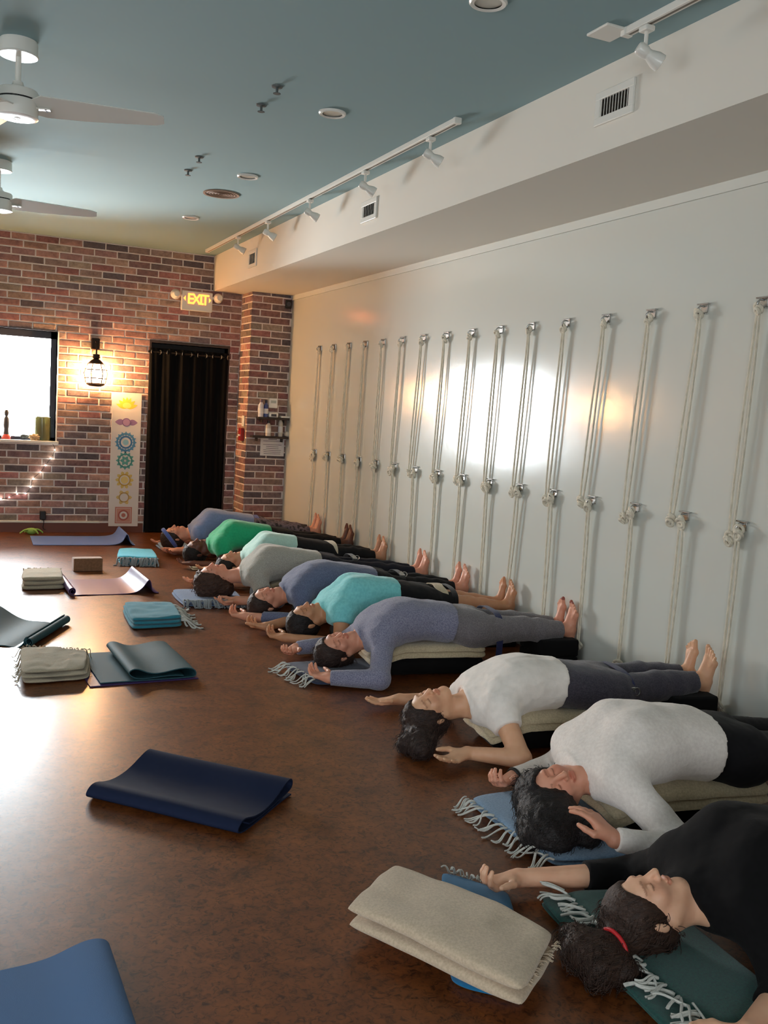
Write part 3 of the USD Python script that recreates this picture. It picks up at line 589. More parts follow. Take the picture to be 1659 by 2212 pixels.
# track lights
TX = 2.49
def track(y0, y1, label):
    t = thing('light_track', label, 'light track', (TX, (y0+y1)/2, H), group='white ceiling light tracks'); L = (y1-y0)/2
    obj('rail', rbox(-.018, .018, -L, L, -.03, 0, .003), white_metal, t); obj('slot', box(-.006, .006, -L+.02, L-.02, -.0305, -.029), plain('track_slot', srgb(120, 112, 100), .6), t)
    for s in (-1, 1): obj('end_cap', rbox(-.021, .021, s*L-.014, s*L+.014, -.033, 0, .003), white_metal, t)
ty = lambda px, py: at(px, py, 2, H-.02)[1]
ya = ty(985, 262); yb = 10.2; yc = ty(1330, 66)
track(ya, yb, 'long white light track running along the far ceiling beside the soffit')
track(YB+.4, yc, 'near white light track at the top right')
t = thing('track_feed_plate', 'flat white feed plate at the end of the near light track', 'plate', (TX-.03, yc+.06, H)); obj('plate', rbox(-.075, .045, -.07, .07, -.012, 0, .004), white_metal, t)
def spot(px, py, label):
    c = at(px, py, 2, H-.03); t = thing('track_spotlight', label, 'spotlight', (TX, c[1], H-.033), group='white track spotlights'); t.AddScaleOp().Set(Gf.Vec3f(.72, .72, .72))
    obj('adapter', rbox(-.03, .03, -.035, .035, -.03, 0, .006), white_metal, t); obj('stem', cyl(.011, .1, (.0, 0, -.125), seg=12), white_metal, t)
    obj('knuckle', sph(.022, (0, 0, -.13), 2), white_metal, t, smooth=True)
    h = lathe([(0, 0), (.028, 0), (.036, .012), (.036, .05), (.03, .062), (.03, .075), (.046, .12), (.048, .155), (.043, .157), (.038, .13), (0, .12)], seg=24)
    h.apply_transform(trimesh.transformations.rotation_matrix(math.radians(118), [0, 1, 0])); h.apply_transform(trimesh.transformations.rotation_matrix(math.radians(-18), [0, 0, 1])); h.apply_translation([-.045, .01, -.115])
    obj('lamp_can', h, white_metal, t, smooth=35)
for k, (px, py) in enumerate(((1388, 52), (932, 296), (787, 368), (668, 430), (585, 478), (526, 512))):
    spot(px, py, ['white spotlight on the near track beside the feed plate', 'white spotlight at the near end of the long track', 'second white spotlight along the long track', 'third white spotlight along the long track', 'fourth white spotlight along the long track', 'farthest white spotlight, nearly at the brick wall'][k])
# supply grilles on the soffit face
def grille(px0, py0, px1, py1, n, label):
    a = at(px0, py0, 0, SX); b = at(px1, py1, 0, SX); y0, y1 = sorted((a[1], b[1])); z0, z1 = sorted((a[2], b[2])); z0, z1 = max(z0, SZ+.02), min(z1, H-.04)
    t = thing('air_grille', label, 'air vent', (SX, (y0+y1)/2, (z0+z1)/2), group='air grilles in the soffit'); w, h, e = (y1-y0)/2, (z1-z0)/2, .035
    obj('frame', join(rbox(-.012, 0, -w, w, -h, -h+e, .003), rbox(-.012, 0, -w, w, h-e, h, .003), rbox(-.0115, 0, -w, -w+e, -h+e-.003, h-e+.003, .003), rbox(-.0115, 0, w-e, w, -h+e-.003, h-e+.003, .003)), white_metal, t)
    obj('duct', box(-.0015, -.0005, -w+e, w-e, -h+e, h-e), plain('duct_dark', srgb(62, 56, 48), .8), t)
    for k in range(n):
        y = -w+e+(2*w-2*e)*(k+.5)/n; v = box(-.0035, -.0015, -.0085, .0085, -h+e, h-e); v.apply_translation([-.004, 0, 0]); v.apply_transform(trimesh.transformations.rotation_matrix(-.55, [0, 0, 1])); v.apply_translation([0, y, 0]); obj('louvre', v, white_metal, t)
grille(1286, 276, 1376, 166, 10, 'nearest square air grille in the soffit, dusty louvres')
grille(781, 484, 817, 424, 7, 'middle square air grille in the soffit')
grille(537, 581, 556, 536, 6, 'farthest square air grille in the soffit')

# ------------------------------------------------------------------ rope wall
rope_mat = fabric('cotton_rope', srgb(232, 224, 204), .2, 70., .6, .9, stretch=(1, 1, .35))
ORD = ['first', 'second', 'third', 'fourth', 'fifth', 'sixth', 'seventh', 'eighth', 'ninth', 'tenth', 'eleventh', 'twelfth', 'thirteenth', 'fourteenth', 'fifteenth', 'sixteenth', 'seventeenth', 'eighteenth']
ZU, ZD = 2.07, 1.02
def wall_hook(y, z, label, grp):
    t = thing('wall_hook', label, 'hook', (W, y, z), group=grp)
    obj('plate', rbox(-.006, 0, -.024, .024, -.012, .03, .003), chrome, t); obj('wing', join(rbox(-.02, -.004, -.04, .04, .028, .036, .003)), chrome, t)
    obj('eye', tube([(-.004, 0, .02), (-.03, 0, .022), (-.045, 0, .005), (-.04, 0, -.016), (-.02, 0, -.022), (-.004, 0, -.014)], .005, 7), chrome, t, smooth=True)
def coil(c, r, n, g, ax=(0, 1, 0)):
    ms = []
    for k in range(n):
        tr = trimesh.creation.torus(r*g.uniform(.8, 1.1), .0085, major_sections=16, minor_sections=6); R = trimesh.transformations.rotation_matrix(g.uniform(.6, 1.5), [g.uniform(-.4, .4), 1, g.uniform(-.4, .4)]); tr.apply_transform(R); tr.apply_translation(np.array(c)+[g.uniform(-.006, .006), g.uniform(-.012, .012), -.011*k+.012*n/2]); ms.append(tr)
    return join(*ms)
for i in range(17):
    y = 9.25-.3895*i; g = random.Random(40+i); o = ORD[i]
    wall_hook(y, ZU, f'{o} hook from the brick corner in the upper row', 'upper row of rope hooks'); wall_hook(y-.005, ZD, f'{o} hook from the brick corner in the lower row', 'lower row of rope hooks')
    lean = g.uniform(.04, .085) if i > 4 else g.uniform(.02, .06)
    t = thing('wall_rope', f'{o} long looped rope from the brick corner, hanging from the upper hooks', 'rope', (W, y, ZU), group='ropes on the upper hooks')
    zb = -1.07-g.uniform(0, .05)
    for s in (-1, 1):
        w = g.uniform(.012, .026)*s
        p = spline([(-.036, s*.006, -.018), (-.03, .004+w*.6, -.12), (-.028, lean*.4+w, -.5), (-.026, lean*.8+w, -.9), (-.026, lean+w*.5, zb)], 26); obj('strand', tube(p, .006, 7), rope_mat, t, smooth=True)
    obj('upper_knot', coil((-.034, 0, -.03), .016, 3, g), rope_mat, t, smooth=True); obj('lower_knot', coil((-.03, lean, zb), .02, 4, g), rope_mat, t, smooth=True)
    t = thing('wall_rope', f'{o} short rope from the brick corner, hanging from the lower hooks to the floor', 'rope', (W, y-.005, ZD), group='ropes on the lower hooks')
    zb = -.86-g.uniform(0, .06); lean = g.uniform(-.01, .06)
    for s in (-1, 1):
        w = g.uniform(.008, .02)*s; p = spline([(-.036, s*.006, -.018), (-.028, .004+w, -.12), (-.026, lean*.5+w, -.45), (-.026, lean+w*.6, zb)], 22); obj('strand', tube(p, .006, 7), rope_mat, t, smooth=True)
    obj('upper_knot', coil((-.034, 0, -.03), .02, 4, g), rope_mat, t, smooth=True); obj('lower_knot', coil((-.03, lean, zb), .022, 3, g), rope_mat, t, smooth=True)

# ------------------------------------------------------------------ people
def head_prims(c, up, fw, s=1.0, ears=True):
    """primitives of a head in its own frame: x its left, y forward, z up -> person's frame"""
    up = unit(up); fw = unit(np.array(fw, float)-np.dot(fw, up)*up); lf = np.cross(up, fw); R = np.stack([lf, fw, up]); c = np.array(c, float)
    P = lambda x, y, z: c+s*(x*lf+y*fw+z*up)
    E = lambda q, r, Q=np.eye(3): ell(P(*q), np.array(r)*s, Q @ R)
    C = lambda a, b, ra, rb=None: cone(P(*a), P(*b), ra*s, (ra if rb is None else rb)*s)
    A = [(E((0, -.012, .035), (.074, .094, .083)), .01), (E((0, .035, -.02), (.06, .058, .082)), .03), (C((0, .06, -.088), (0, .066, -.092), .021), .025),
         (C((.05, .0, -.055), (.014, .062, -.092), .02, .018), .025), (C((-.05, .0, -.055), (-.014, .062, -.092), .02, .018), .025),
         (C((-.036, .074, .026), (.036, .074, .026), .0145), .018), (E((.036, .062, -.02), (.026, .022, .022)), .018), (E((-.036, .062, -.02), (.026, .022, .022)), .018),
         (C((0, .088, .018), (0, .112, -.022), .0075, .0105), .012), (C((-.011, .1, -.028), (.011, .1, -.028), .0075), .007)]
    S = [(E((.032, .103, .008), (.021, .02, .013)), .012), (E((-.032, .103, .008), (.021, .02, .013)), .012)]
    B = [(E((.032, .0775, .006), (.0165, .0135, .0125)), .004), (E((-.032, .0775, .006), (.0165, .0135, .0125)), .004),
         (E((0, .0905, -.0505), (.022, .009, .0052)), .004), (E((0, .0885, -.0605), (.019, .009, .0065)), .004)]
    if ears:
        for q in (1, -1):
            B += [(E((q*.074, -.014, -.004), (.009, .018, .031), np.array([[.94, q*-.34, 0], [q*.34, .94, 0], [0, 0, 1]])), .006)]
    return A, S, B, R, P
def hand_prims(w, d, n, t, curl=.35, s=1.0, thumb=.5, spread=.1, cv=(1, 1, 1, 1)):
    """palm and five fingers: w wrist, d toward the fingertips, n where the palm faces, t toward the thumb"""
    d = unit(d); n = unit(np.array(n, float)-np.dot(n, d)*d); t = unit(np.array(t, float)-np.dot(t, d)*d-np.dot(t, n)*n); w = np.array(w, float); out = []
    kn = [w+s*(d*l+t*x) for l, x in ((.088, .029), (.092, .009), (.088, -.011), (.08, -.03))]
    for K, x in zip(kn, (.018, .006, -.008, -.02)): out.append((cone(w+s*(d*.008+t*x*.9), K, .0145*s, .0115*s), .016))
    out.append((ell(w+s*(d*.035+t*.022+n*.006), np.array([.032, .019, .015])*s, np.stack([d, t, n])), .014))
    for K, L, x, r, c in zip(kn, (.073, .08, .074, .058), (1.1, .25, -.5, -1.2), (.0092, .0096, .009, .008), cv):
        p = K; th = .18*curl*c; sd = unit(d+t*spread*x)
        for f, ct, ra, rb in ((.45, .75, 1.05, .98), (.31, 1.0, .98, .9), (.24, .7, .9, .78)):
            th += curl*c*ct; q = p+s*L*f*(sd*math.cos(th)+n*math.sin(th)); out.append((cone(p, q, r*ra*s, r*rb*s), .005)); p = q
    b = w+s*(d*.02+t*.024+n*.004); d1 = unit(d*.55+t*.75+n*.3); d2 = unit(d*.85+t*(.55-thumb*.5)+n*.3*thumb)
    q1 = b+s*d1*.042; q2 = q1+s*d2*.034; q3 = q2+s*unit(d2+d*.2)*.026
    out += [(cone(b, q1, .0165*s, .0125*s), .012), (cone(q1, q2, .0122*s, .0108*s), .005), (cone(q2, q3, .0108*s, .0085*s), .005)]
    return out
def foot_prims(A, T, S, L, s=1.0):
    """A ankle, T toward the toes, S where the sole faces, L toward the big toe"""
    A = np.array(A, float); T = unit(T); S = unit(np.array(S, float)-np.dot(S, T)*T); L = unit(np.array(L, float)-np.dot(L, T)*T-np.dot(L, S)*S); P = lambda t, q, l: A+s*(T*t+S*q+L*l)
    o = [(cone(A, P(-.035, .035, 0), .034*s, .03*s), .02), (cone(P(-.04, .04, 0), P(.0, .05, 0), .027*s, .026*s), .015), (cone(P(.0, .015, .004), P(.11, .045, .015), .032*s, .021*s), .02),
         (cone(P(.0, .035, -.012), P(.1, .05, -.024), .025*s, .017*s), .02), (cone(P(.115, .048, .022), P(.1, .052, -.026), .0185*s, .015*s), .015)]
    for k, (l0, tt, ln, r) in enumerate(((.026, .125, .045, .0125), (.01, .125, .04, .009), (-.004, .121, .036, .0085), (-.016, .115, .032, .008), (-.028, .107, .027, .0075))):
        o.append((cone(P(tt-.01, .047, l0), P(tt+ln, .043, l0+.004*(1.5-k)), r*1.05*s, r*.92*s), .007))
    return o

SKIN = {'pale': srgb(224, 174, 138), 'pink': srgb(222, 158, 130), 'tan': srgb(200, 146, 108), 'brown': srgb(104, 62, 46), 'olive': srgb(204, 152, 118), 'light': srgb(230, 180, 148)}
HEELX = 3.385
TORSO = [(2.13, .205, .075, .05), (2.17, .215, .15, .075), (2.24, .25, .178, .1), (2.32, .285, .172, .115), (2.42, .30, .158, .112), (2.53, .298, .143, .1), (2.64, .285, .155, .1), (2.76, .268, .172, .102), (2.85, .258, .17, .092)]
def person(label, y0, y1, skin_key, head, arms, shirt, legs, hair, h=.006, hb=None, build=1.0, dz=0.0, dx=0.0, heelz=.245, bust=0.0, extra=None, toes=None, group='people lying back over bolsters along the rope wall', torso_only=False, belly=0.0, ankx=HEELX, hs=1.0):
    """y0, y1: where the shoulders and the heels lie across the room; body axis along x, feet at the wall"""
    base = np.array([2.65, (y0*.4+y1*.6), 0.0]); rz = math.atan2(y1-y0, 3.38-2.2)
    co, si = math.cos(rz), math.sin(rz)
    Lc = lambda p: np.array([(p[0]-base[0])*co+(p[1]-base[1])*si, -(p[0]-base[0])*si+(p[1]-base[1])*co, p[2]])
    Ld = lambda v: np.array([v[0]*co+v[1]*si, -v[0]*si+v[1]*co, v[2]])
    t = thing('person', label, 'person', base, rz, group=group)
    st = [(x+dx-base[0], 0, z+dz, a*build, b*(1+.6*(build-1))+(belly if 2.4 < x < 2.7 else 0)) for x, z, a, b in TORSO]
    hc = Lc(head['c']); up = Ld(head['up']); fw = Ld(head['fw']); A, S, B, R, PH = head_prims(hc, up, fw, head.get('s', hs))
    neck_top = PH(0, -.018, -.05); neck_bot = np.array([st[1][0]+.03, 0, st[1][2]+.005]); neck = cone(neck_top, neck_bot, .05*hs, .058*hs)
    # arms: side +1 is beyond the body (its left), -1 is the near one
    AR = {}
    for sd in (1, -1):
        a = arms[sd]; sh = np.array([st[2][0]-.005, sd*(st[2][3]-.025), st[2][2]-.02]); el = Lc(a['el']); wr = Lc(a['wr']); d = Ld(np.array(a['tip'])-np.array(a['wr'])) if 'tip' in a else Ld(a['d'])
        n = Ld(a.get('n', (0, 0, 1))); tt = Ld(a['t']) if 't' in a else (np.cross(d, n) if sd < 0 else -np.cross(d, n))
        AR[sd] = dict(sh=sh, el=el, wr=wr, hand=hand_prims(wr+unit(d)*.012, d, n, tt, a.get('curl', .35), a.get('s', .96), a.get('thumb', .5), a.get('spread', .1), a.get('cv', (1, 1, 1, 1))),
            up=cone(sh, el, .052*build, .042), fo=cone(el, wr, .042, .027), wrp=cone(wr, wr+unit(d)*.02, .026, .024), sb=cone(sh*.55+np.array([st[3][0], sd*.05, st[3][2]])*.45, sh, .075, .062))
    LG = []
    for sd in (1, -1):
        hip = np.array([st[-1][0]-.06, sd*.088*build, st[-1][2]-.008]); sp = legs.get('spread', 1.0); an = np.array([ankx-base[0], sd*.062*sp, heelz]); kn = hip*.47+an*.53+np.array([0, sd*.004, .012+legs.get('knee', 0)])
        to = Ld((toes or {}).get(sd, (-.05, sd*.1, 1)))
        LG.append((cone(hip, kn, .088*build, .057), cone(kn, kn*.62+an*.38+np.array([0, 0, -.006]), .054, .053), cone(kn*.62+an*.38+np.array([0, 0, -.006]), an, .052, .034), foot_prims(an, to, (1, 0, 0), (0, -sd, 0), .97)))
    bustp = [ell((st[3][0]+.005, sd*.075, st[3][2]+.075), (.06, .062, .045+bust)) for sd in (1, -1)] if bust else []
    lo = [hc[0]-.25, -.62, -.02]; allp = np.vstack([np.vstack([AR[s][k] for k in ('sh', 'el', 'wr')]) for s in (1, -1)]+[hc])
    lo = np.minimum(allp.min(0)-.22, [st[0][0]-.3, -.3, -.01]); hi = np.maximum(allp.max(0)+.22, [ankx-base[0]+.1, .3, .52])
    F = Field(lo, hi, h)
    F.add(loft(st), .02)
    for p in bustp: F.add(p, .05)
    for sd in (1, -1):
        a = AR[sd]; F.add(a['sb'], .05); F.add(a['up'], .045); F.add(a['fo'], .02); F.add(a['wrp'], .012)
        for p, k in a['hand']: F.add(p, k)
    for th, c1, c2, ft in LG:
        F.add(th, .05); F.add(c1, .02); F.add(c2, .02)
        for p, k in ft: F.add(p, k)
    HB = Field(hc-.2, np.maximum(hc+.2, neck_bot+.1), h)
    for p, k in A: HB.add(p, k)
    for p, k in S: HB.add(p, k, sub=True)
    for p, k in B: HB.add(p, k)
    # merge the head into the body on the body's grid (rebuild with the same primitives)
    for p, k in A: F.add(p, k)
    F.add(neck, .03)
    for p, k in S: F.add(p, k, sub=True)
    for p, k in B: F.add(p, k)
    V, Fc = F.mesh(1)
    q = (V-hc) @ R.T/head.get('s', hs); sk = np.array([1., 1., 1.]); col = np.ones((len(V), 3))
    def paint(m, c): col[m] = col[m]*(1-m[m][:, None]) if False else c
    near = np.linalg.norm(q, axis=1) < .16
    lips = near & (((q[:, 0]/.024)**2+((q[:, 2]+.0555)/.0105)**2) < 1) & (q[:, 1] > .075); col[lips] = (.86, .62, .6)
    cheek = near & (q[:, 1] > .02); w = np.exp(-((np.abs(q[:, 0])-.042)**2+(q[:, 2]+.022)**2)/.0006)*cheek; col *= (1-np.outer(w, (.03, .13, .12)))
    for sx in (1, -1):
        lash = near & (q[:, 1] > .07) & (np.abs(q[:, 0]-sx*.032) < .016) & (np.abs(q[:, 2]-(.0005-6*(q[:, 0]-sx*.032)**2*0)) < .0022); col[lash] = (.52, .45, .43)
        brow = near & (q[:, 1] > .06) & (np.abs(q[:, 0]-sx*.033) < .021) & (np.abs(q[:, 2]-(.029-8*(q[:, 0]-sx*.03)**2)) < .0035); col[brow] = (.66, .58, .55)
    if extra and 'nails' in extra:
        for ai, (th, c1, c2, ft) in zip((1, -1), LG):
            tip = V[:, 2] > heelz+.158
            nail = tip & (V[:, 0] < ankx-base[0]+.04); col[nail] = extra['nails']
    obj('body', (V, Fc), skin('skin_'+skin_key, SKIN[skin_key]), t, smooth=True, col=col)
    # shirt
    hem = shirt['hem']-base[0]; sl = shirt.get('sleeve', 'short')
    xl = min([st[0][0]-.1]+[min(AR[q][k][0] for q in (1, -1) for k in (('el', 'wr') if sl in ('long', 'three') else ('el',)))-.07])
    SF = Field([xl, -.62, .0], [hem+.12, .62, .5], shirt.get('h', .008)); g = .011*shirt.get('fit', 1.)
    SF.add(loft(st), .02, g+.002)
    for p in bustp: SF.add(p, .06, g+.001)
    for sd in (1, -1):
        a = AR[sd]; SF.add(a['sb'], .06, g)
        if sl == 'long' or sl == 'three':
            f = 1.0 if sl == 'long' else shirt.get('frac', .45); e = a['el']+(a['wr']-a['el'])*f*.97
            SF.add(cone(a['sh'], a['el'], .053*build, .044), .045, g); SF.add(cone(a['el'], e, .044, .044+(.028-.044)*f), .025, g)
            n = unit(e-a['el'])
        elif sl == 'short':
            e = a['sh']+(a['el']-a['sh'])*shirt.get('frac', .55); SF.add(cone(a['sh'], e+(a['el']-a['sh'])*.02, .056*build, .052), .05, g)
        else: SF.add(cone(a['sh'], a['sh']+(a['el']-a['sh'])*.1, .05, .05), .05, g*.6)
    if sl in ('long', 'three'):
        for sd in (1, -1):
            a = AR[sd]; f = 1.0 if sl == 'long' else shirt.get('frac', .45); e = a['el']+(a['wr']-a['el'])*f*.97; n = unit(a['wr']-a['el'])
            SF.add((np.minimum(e, e+n*.1)-.07, np.maximum(e, e+n*.1)+.07, (lambda e, n: lambda p: np.maximum(np.maximum(-(p-e.astype(np.float32)) @ n.astype(np.float32), ((p-e.astype(np.float32)) @ n.astype(np.float32))-.09), np.linalg.norm((p-e.astype(np.float32))-((p-e.astype(np.float32)) @ n.astype(np.float32))[..., None]*n.astype(np.float32), axis=-1)-.06))(e, n)), .004, sub=True)
    else:
        for sd in (1, -1):
            a = AR[sd]; fr = shirt.get('frac', .55) if sl == 'short' else .12; e = a['sh']+(a['el']-a['sh'])*fr; n = unit(a['el']-a['sh'])
            SF.add((e-.13, e+.13, (lambda e, n: lambda p: np.maximum(np.maximum(-((p-e.astype(np.float32)) @ n.astype(np.float32)), (p-e.astype(np.float32)) @ n.astype(np.float32)-.1), np.linalg.norm((p-e.astype(np.float32))-((p-e.astype(np.float32)) @ n.astype(np.float32))[..., None]*n.astype(np.float32), axis=-1)-.1))(e, n)), .004, sub=True)
    nd = unit(neck_top-neck_bot); cl = shirt.get('collar', .028); ce = (neck_bot+nd*(.03+cl)).astype(np.float32); n32 = nd.astype(np.float32)
    SF.add(cone(neck_bot-nd*.02, ce+nd*.03, .075, .064), .03); SF.add(cone(neck_bot-nd*.03, ce, .06, .055), .01, g)
    SF.add((ce-.13, ce+.13, lambda p: np.maximum(np.maximum(-((p-ce) @ n32), ((p-ce) @ n32)-.11), np.linalg.norm((p-ce)-((p-ce) @ n32)[..., None]*n32, axis=-1)-.105)), .004, sub=True)
    hn = unit(np.array([1., 0, shirt.get('tilt', -.15)])); SF.cut(hn, hn @ np.array([hem, 0, st[6][2]]))
    V, Fc = SF.mesh(2); wr_ = shirt.get('wrinkle', .004)
    V = displace(V, Fc, wr_, 13, seed=int(y0*10), stretch=(1.0, .6, 1.0)); V = displace(V, Fc, wr_*.5, 34, seed=int(y0*10)+3, stretch=(.5, 1.0, 1.0), octv=2)
    V[:, 2] = np.maximum(V[:, 2], .004); ow = obj('shirt', (V, Fc), shirt['mat'], t, smooth=True)
    # trousers
    PF = Field([hem-.1, -.32, .0], [ankx-base[0]+.12, .32, .45], .008); g = .008*legs.get('fit', 1.)
    PF.add(loft(st[4:]), .02, .006)
    end = legs.get('end', 1.0)
    for (th, c1, c2, ft), sd in zip(LG, (1, -1)):
        PF.add(th, .05, g); PF.add(c1, .03, g+.001)
        if end > .6: PF.add(c2, .03, g+.003)
    PF.cut((-1, 0, 0), -(hem-legs.get('rise', .05)))
    if end >= .99: xe = ankx-base[0]-.045
    else: xe = (LG[0][0][0][0]+.09)+(ankx-base[0]-LG[0][0][0][0]-.09)*end
    PF.cut((1, 0, 0), xe)
    V, Fc = PF.mesh(2); V = displace(V, Fc, .004, 11, seed=int(y0*10)+5, stretch=(.6, 1, 1)); V = displace(V, Fc, .0025, 30, seed=int(y0*10)+8, stretch=(1.2, .5, 1), octv=2)
    obj('trousers' if end > .6 else 'shorts', (V, Fc), legs['mat'], t, smooth=True)
    # hair
    if hair:
        hs2 = head.get('s', hs); HF = Field(hc-.3, hc+.3, .005 if h < .0046 else .006); gr = hair.get('vol', .012)
        HF.add(ell(PH(0, -.014, .036), np.array([.074, .094, .083])*hs2, R), .01, gr)
        HF.add(ell(PH(0, -.045, -.01), np.array([.066, .06, .075])*hs2, R), .02, gr*.8)
        fc = PH(0, .075, -.045); HF.add(ell(PH(0, .095, -.02), np.array([.068, .075, .098])*hs2, R), .012, sub=True)
        HF.add(cone(neck_top, neck_bot, .05, .058), .01, .004, sub=True)
        for e_, r_ in ((1, 0), (-1, 0)): HF.add(ell(PH(e_*.088, -.002, -.012), np.array([.02, .014, .022])*hs2, R), .008, sub=True)
        for bl in hair.get('blobs', []):
            if isinstance(bl, tuple): HF.add(cone(PH(*bl[0]), PH(*bl[1]), bl[2], bl[3]), hair.get('k', .03))
            else: w0, w1 = bl[0], bl[1]; HF.add(cone(Lc(w0), Lc(w1), bl[2], bl[3]), hair.get('k', .03))
        HF.cut((0, 0, -1), -.006)
        V, Fc = HF.mesh(2); V = displace(V, Fc, hair.get('rough', .005), 22, seed=3, stretch=(.35, 1, 1)); V = displace(V, Fc, hair.get('curl', .003), 55, seed=9, octv=2); V[:, 2] = np.maximum(V[:, 2], .006)
        hm = obj('hair', (V, Fc), hair['mat'], t, smooth=True)
        if hair.get('strands'):
            g = np.random.RandomState(11); qh = (V-hc) @ R.T; ok = np.where((qh[:, 1] < .03) | (np.linalg.norm(qh, axis=1) > .17))[0]; idx = g.choice(ok, hair['strands']); nn = np.array(trimesh.Trimesh(V, Fc, process=False).vertex_normals)[idx]
            flow = unit(np.array(hair.get('flow', (-1, 0, -.6)))); pts, cts, wd = [], [], []
            for v, n in zip(V[idx], nn):
                d = unit(flow-n*(flow @ n)+g.normal(0, .12, 3)); L = g.uniform(.02, .05)*hair.get('len', 1.0); b = g.normal(0, .18, 3)
                P_ = np.array([v-n*.002, v+d*L*.35+n*.004, v+d*L*.7+n*.005+b*L*.2, v+d*L+n*.001+b*L*.5]); P_[:, 2] = np.maximum(P_[:, 2], .004); pts.append(P_); cts.append(4)
            c = UsdGeom.BasisCurves.Define(stage, str(t.GetPath())+'/hair_strands'); c.CreateTypeAttr('linear'); c.CreatePointsAttr(Vt.Vec3fArray.FromNumpy(np.vstack(pts).astype(np.float32))); c.CreateCurveVertexCountsAttr(Vt.IntArray(cts))
            c.CreateWidthsAttr(Vt.FloatArray([.0016]*(4*len(cts)))); c.SetWidthsInterpolation('vertex'); UsdShade.MaterialBindingAPI.Apply(c.GetPrim()).Bind(hair['mat']); tag(c, kind='stuff')
    return dict(t=t, Lc=Lc, Ld=Ld, PH=PH, R=R, AR=AR, st=st, base=base, rz=rz, hc=hc, legs=LG)

dark_brown = hairmat('dark_brown_hair', srgb(34, 24, 22), srgb(62, 44, 38)); black_hair = hairmat('black_hair', srgb(18, 15, 16), srgb(38, 31, 30)); brown_hair = hairmat('brown_hair', srgb(38, 25, 20), srgb(66, 45, 35)); warm_hair = hairmat('chestnut_hair', srgb(44, 28, 24), srgb(84, 56, 42))
white_tee = fabric('white_cotton', srgb(244, 236, 228), .06, 30., .15, .9, c2=srgb(236, 228, 220)); white_knit = fabric('white_knit', srgb(242, 233, 225), .06, 90., .2, .9, c2=srgb(232, 222, 214))
heather = fabric('blue_heather_knit', srgb(150, 150, 170), .3, 190., .35, .95, c2=srgb(108, 109, 134)); slate_knit = fabric('slate_blue_jersey', srgb(106, 114, 142), .2, 130., .25, .9, c2=srgb(88, 96, 124))
turq = fabric('turquoise_jersey', srgb(130, 214, 216), .1, 60., .15, .9, c2=srgb(116, 200, 204)); mint = fabric('mint_jersey', srgb(176, 216, 208), .08, 60., .15, .9); green = fabric('emerald_jersey', srgb(34, 172, 120), .12, 60., .15, .85)
sky_shirt = fabric('soft_blue_jersey', srgb(122, 142, 186), .1, 60., .15, .9); lgrey = fabric('pale_grey_heather', srgb(176, 174, 164), .14, 160., .3, .95, c2=srgb(152, 150, 142)); black_tee = fabric('black_cotton', srgb(12, 11, 13), .3, 60., .2, .9, sheen=.02)
grey_pants = fabric('grey_marl', srgb(128, 122, 124), .2, 170., .3, .95, c2=srgb(102, 97, 101)); dgrey_pants = fabric('charcoal_marl', srgb(76, 72, 82), .2, 150., .3, .95, c2=srgb(58, 55, 66)); black_pants = fabric('black_leggings', srgb(16, 15, 19), .25, 60., .15, .8, sheen=.03); navy_pants = fabric('dark_navy_leggings', srgb(24, 25, 38), .25, 60., .15, .8, sheen=.03)
pattern_pants = M('patterned_leggings', {'t': ('texture_coordinate', {}), 'v': ('voronoi_texture', {'scale': 26.}), 'n': ('noise_texture', {'scale': 14., 'detail': 3.}), 'r': ('rgb_ramp', {'ramp': [(.38, srgb(34, 32, 40)), (.5, srgb(126, 112, 124)), (.62, srgb(44, 40, 48))]}), 'p': ('principled_bsdf', {'roughness': .75})},
    [('t.object', 'n.vector'), ('n.fac', 'r.fac'), ('r.color', 'p.base_color')])

UP = (-.96, 0, -.22); FW = (-.22, 0, .96)
def turn(deg, up=UP, fw=FW):
    """roll the face about the crown axis; positive turns it towards the near side (-y)"""
    up = unit(up); fw = unit(np.array(fw)-np.dot(fw, up)*up); lf = np.cross(up, fw); a = math.radians(deg); return dict(up=up, fw=fw*math.cos(a)-lf*math.sin(a))
def cactus(x, y, s=1.0, near=-1, **kw):
    return kw
short_hair = dict(vol=.010, rough=.004)

# 1 blue shirt, headband
ho = dict(c=(2.03, 9.2, .15), s=1.0, **turn(8))
P1 = person('person in a soft blue t-shirt and blue headband, farthest from the camera', 9.2, 9.02, 'pink', ho,
    {1: dict(el=(2.3, 9.62, .06), wr=(2.05, 9.62, .045), tip=(1.88, 9.6, .03)), -1: dict(el=(2.26, 8.92, .07), wr=(2.02, 9.0, .05), tip=(1.86, 8.96, .035), curl=.4)},
    dict(mat=sky_shirt, hem=2.76, sleeve='short', frac=.5), dict(mat=pattern_pants), dict(mat=dark_brown, vol=.016, rough=.006, blobs=[((0, -.08, .02), (0, -.06, .07), .06, .04)]), build=1.08, dx=.03, h=.0065, bust=.01)
rg = trimesh.creation.torus(.112, .012, major_sections=36, minor_sections=8); rg.vertices *= np.array([.83, 1.03, 1.6])
Rm = np.eye(4); Rm[:3, 0], Rm[:3, 1], Rm[:3, 2] = P1['R'][0], unit(P1['R'][1]*.9+P1['R'][2]*.42), unit(P1['R'][2]*.9-P1['R'][1]*.42); rg.apply_transform(Rm); rg.apply_translation(P1['PH'](0, -.008, .042))
obj('headband', rg, fabric('blue_headband', srgb(84, 108, 180), .1, 60., .2), P1['t'], smooth=True)
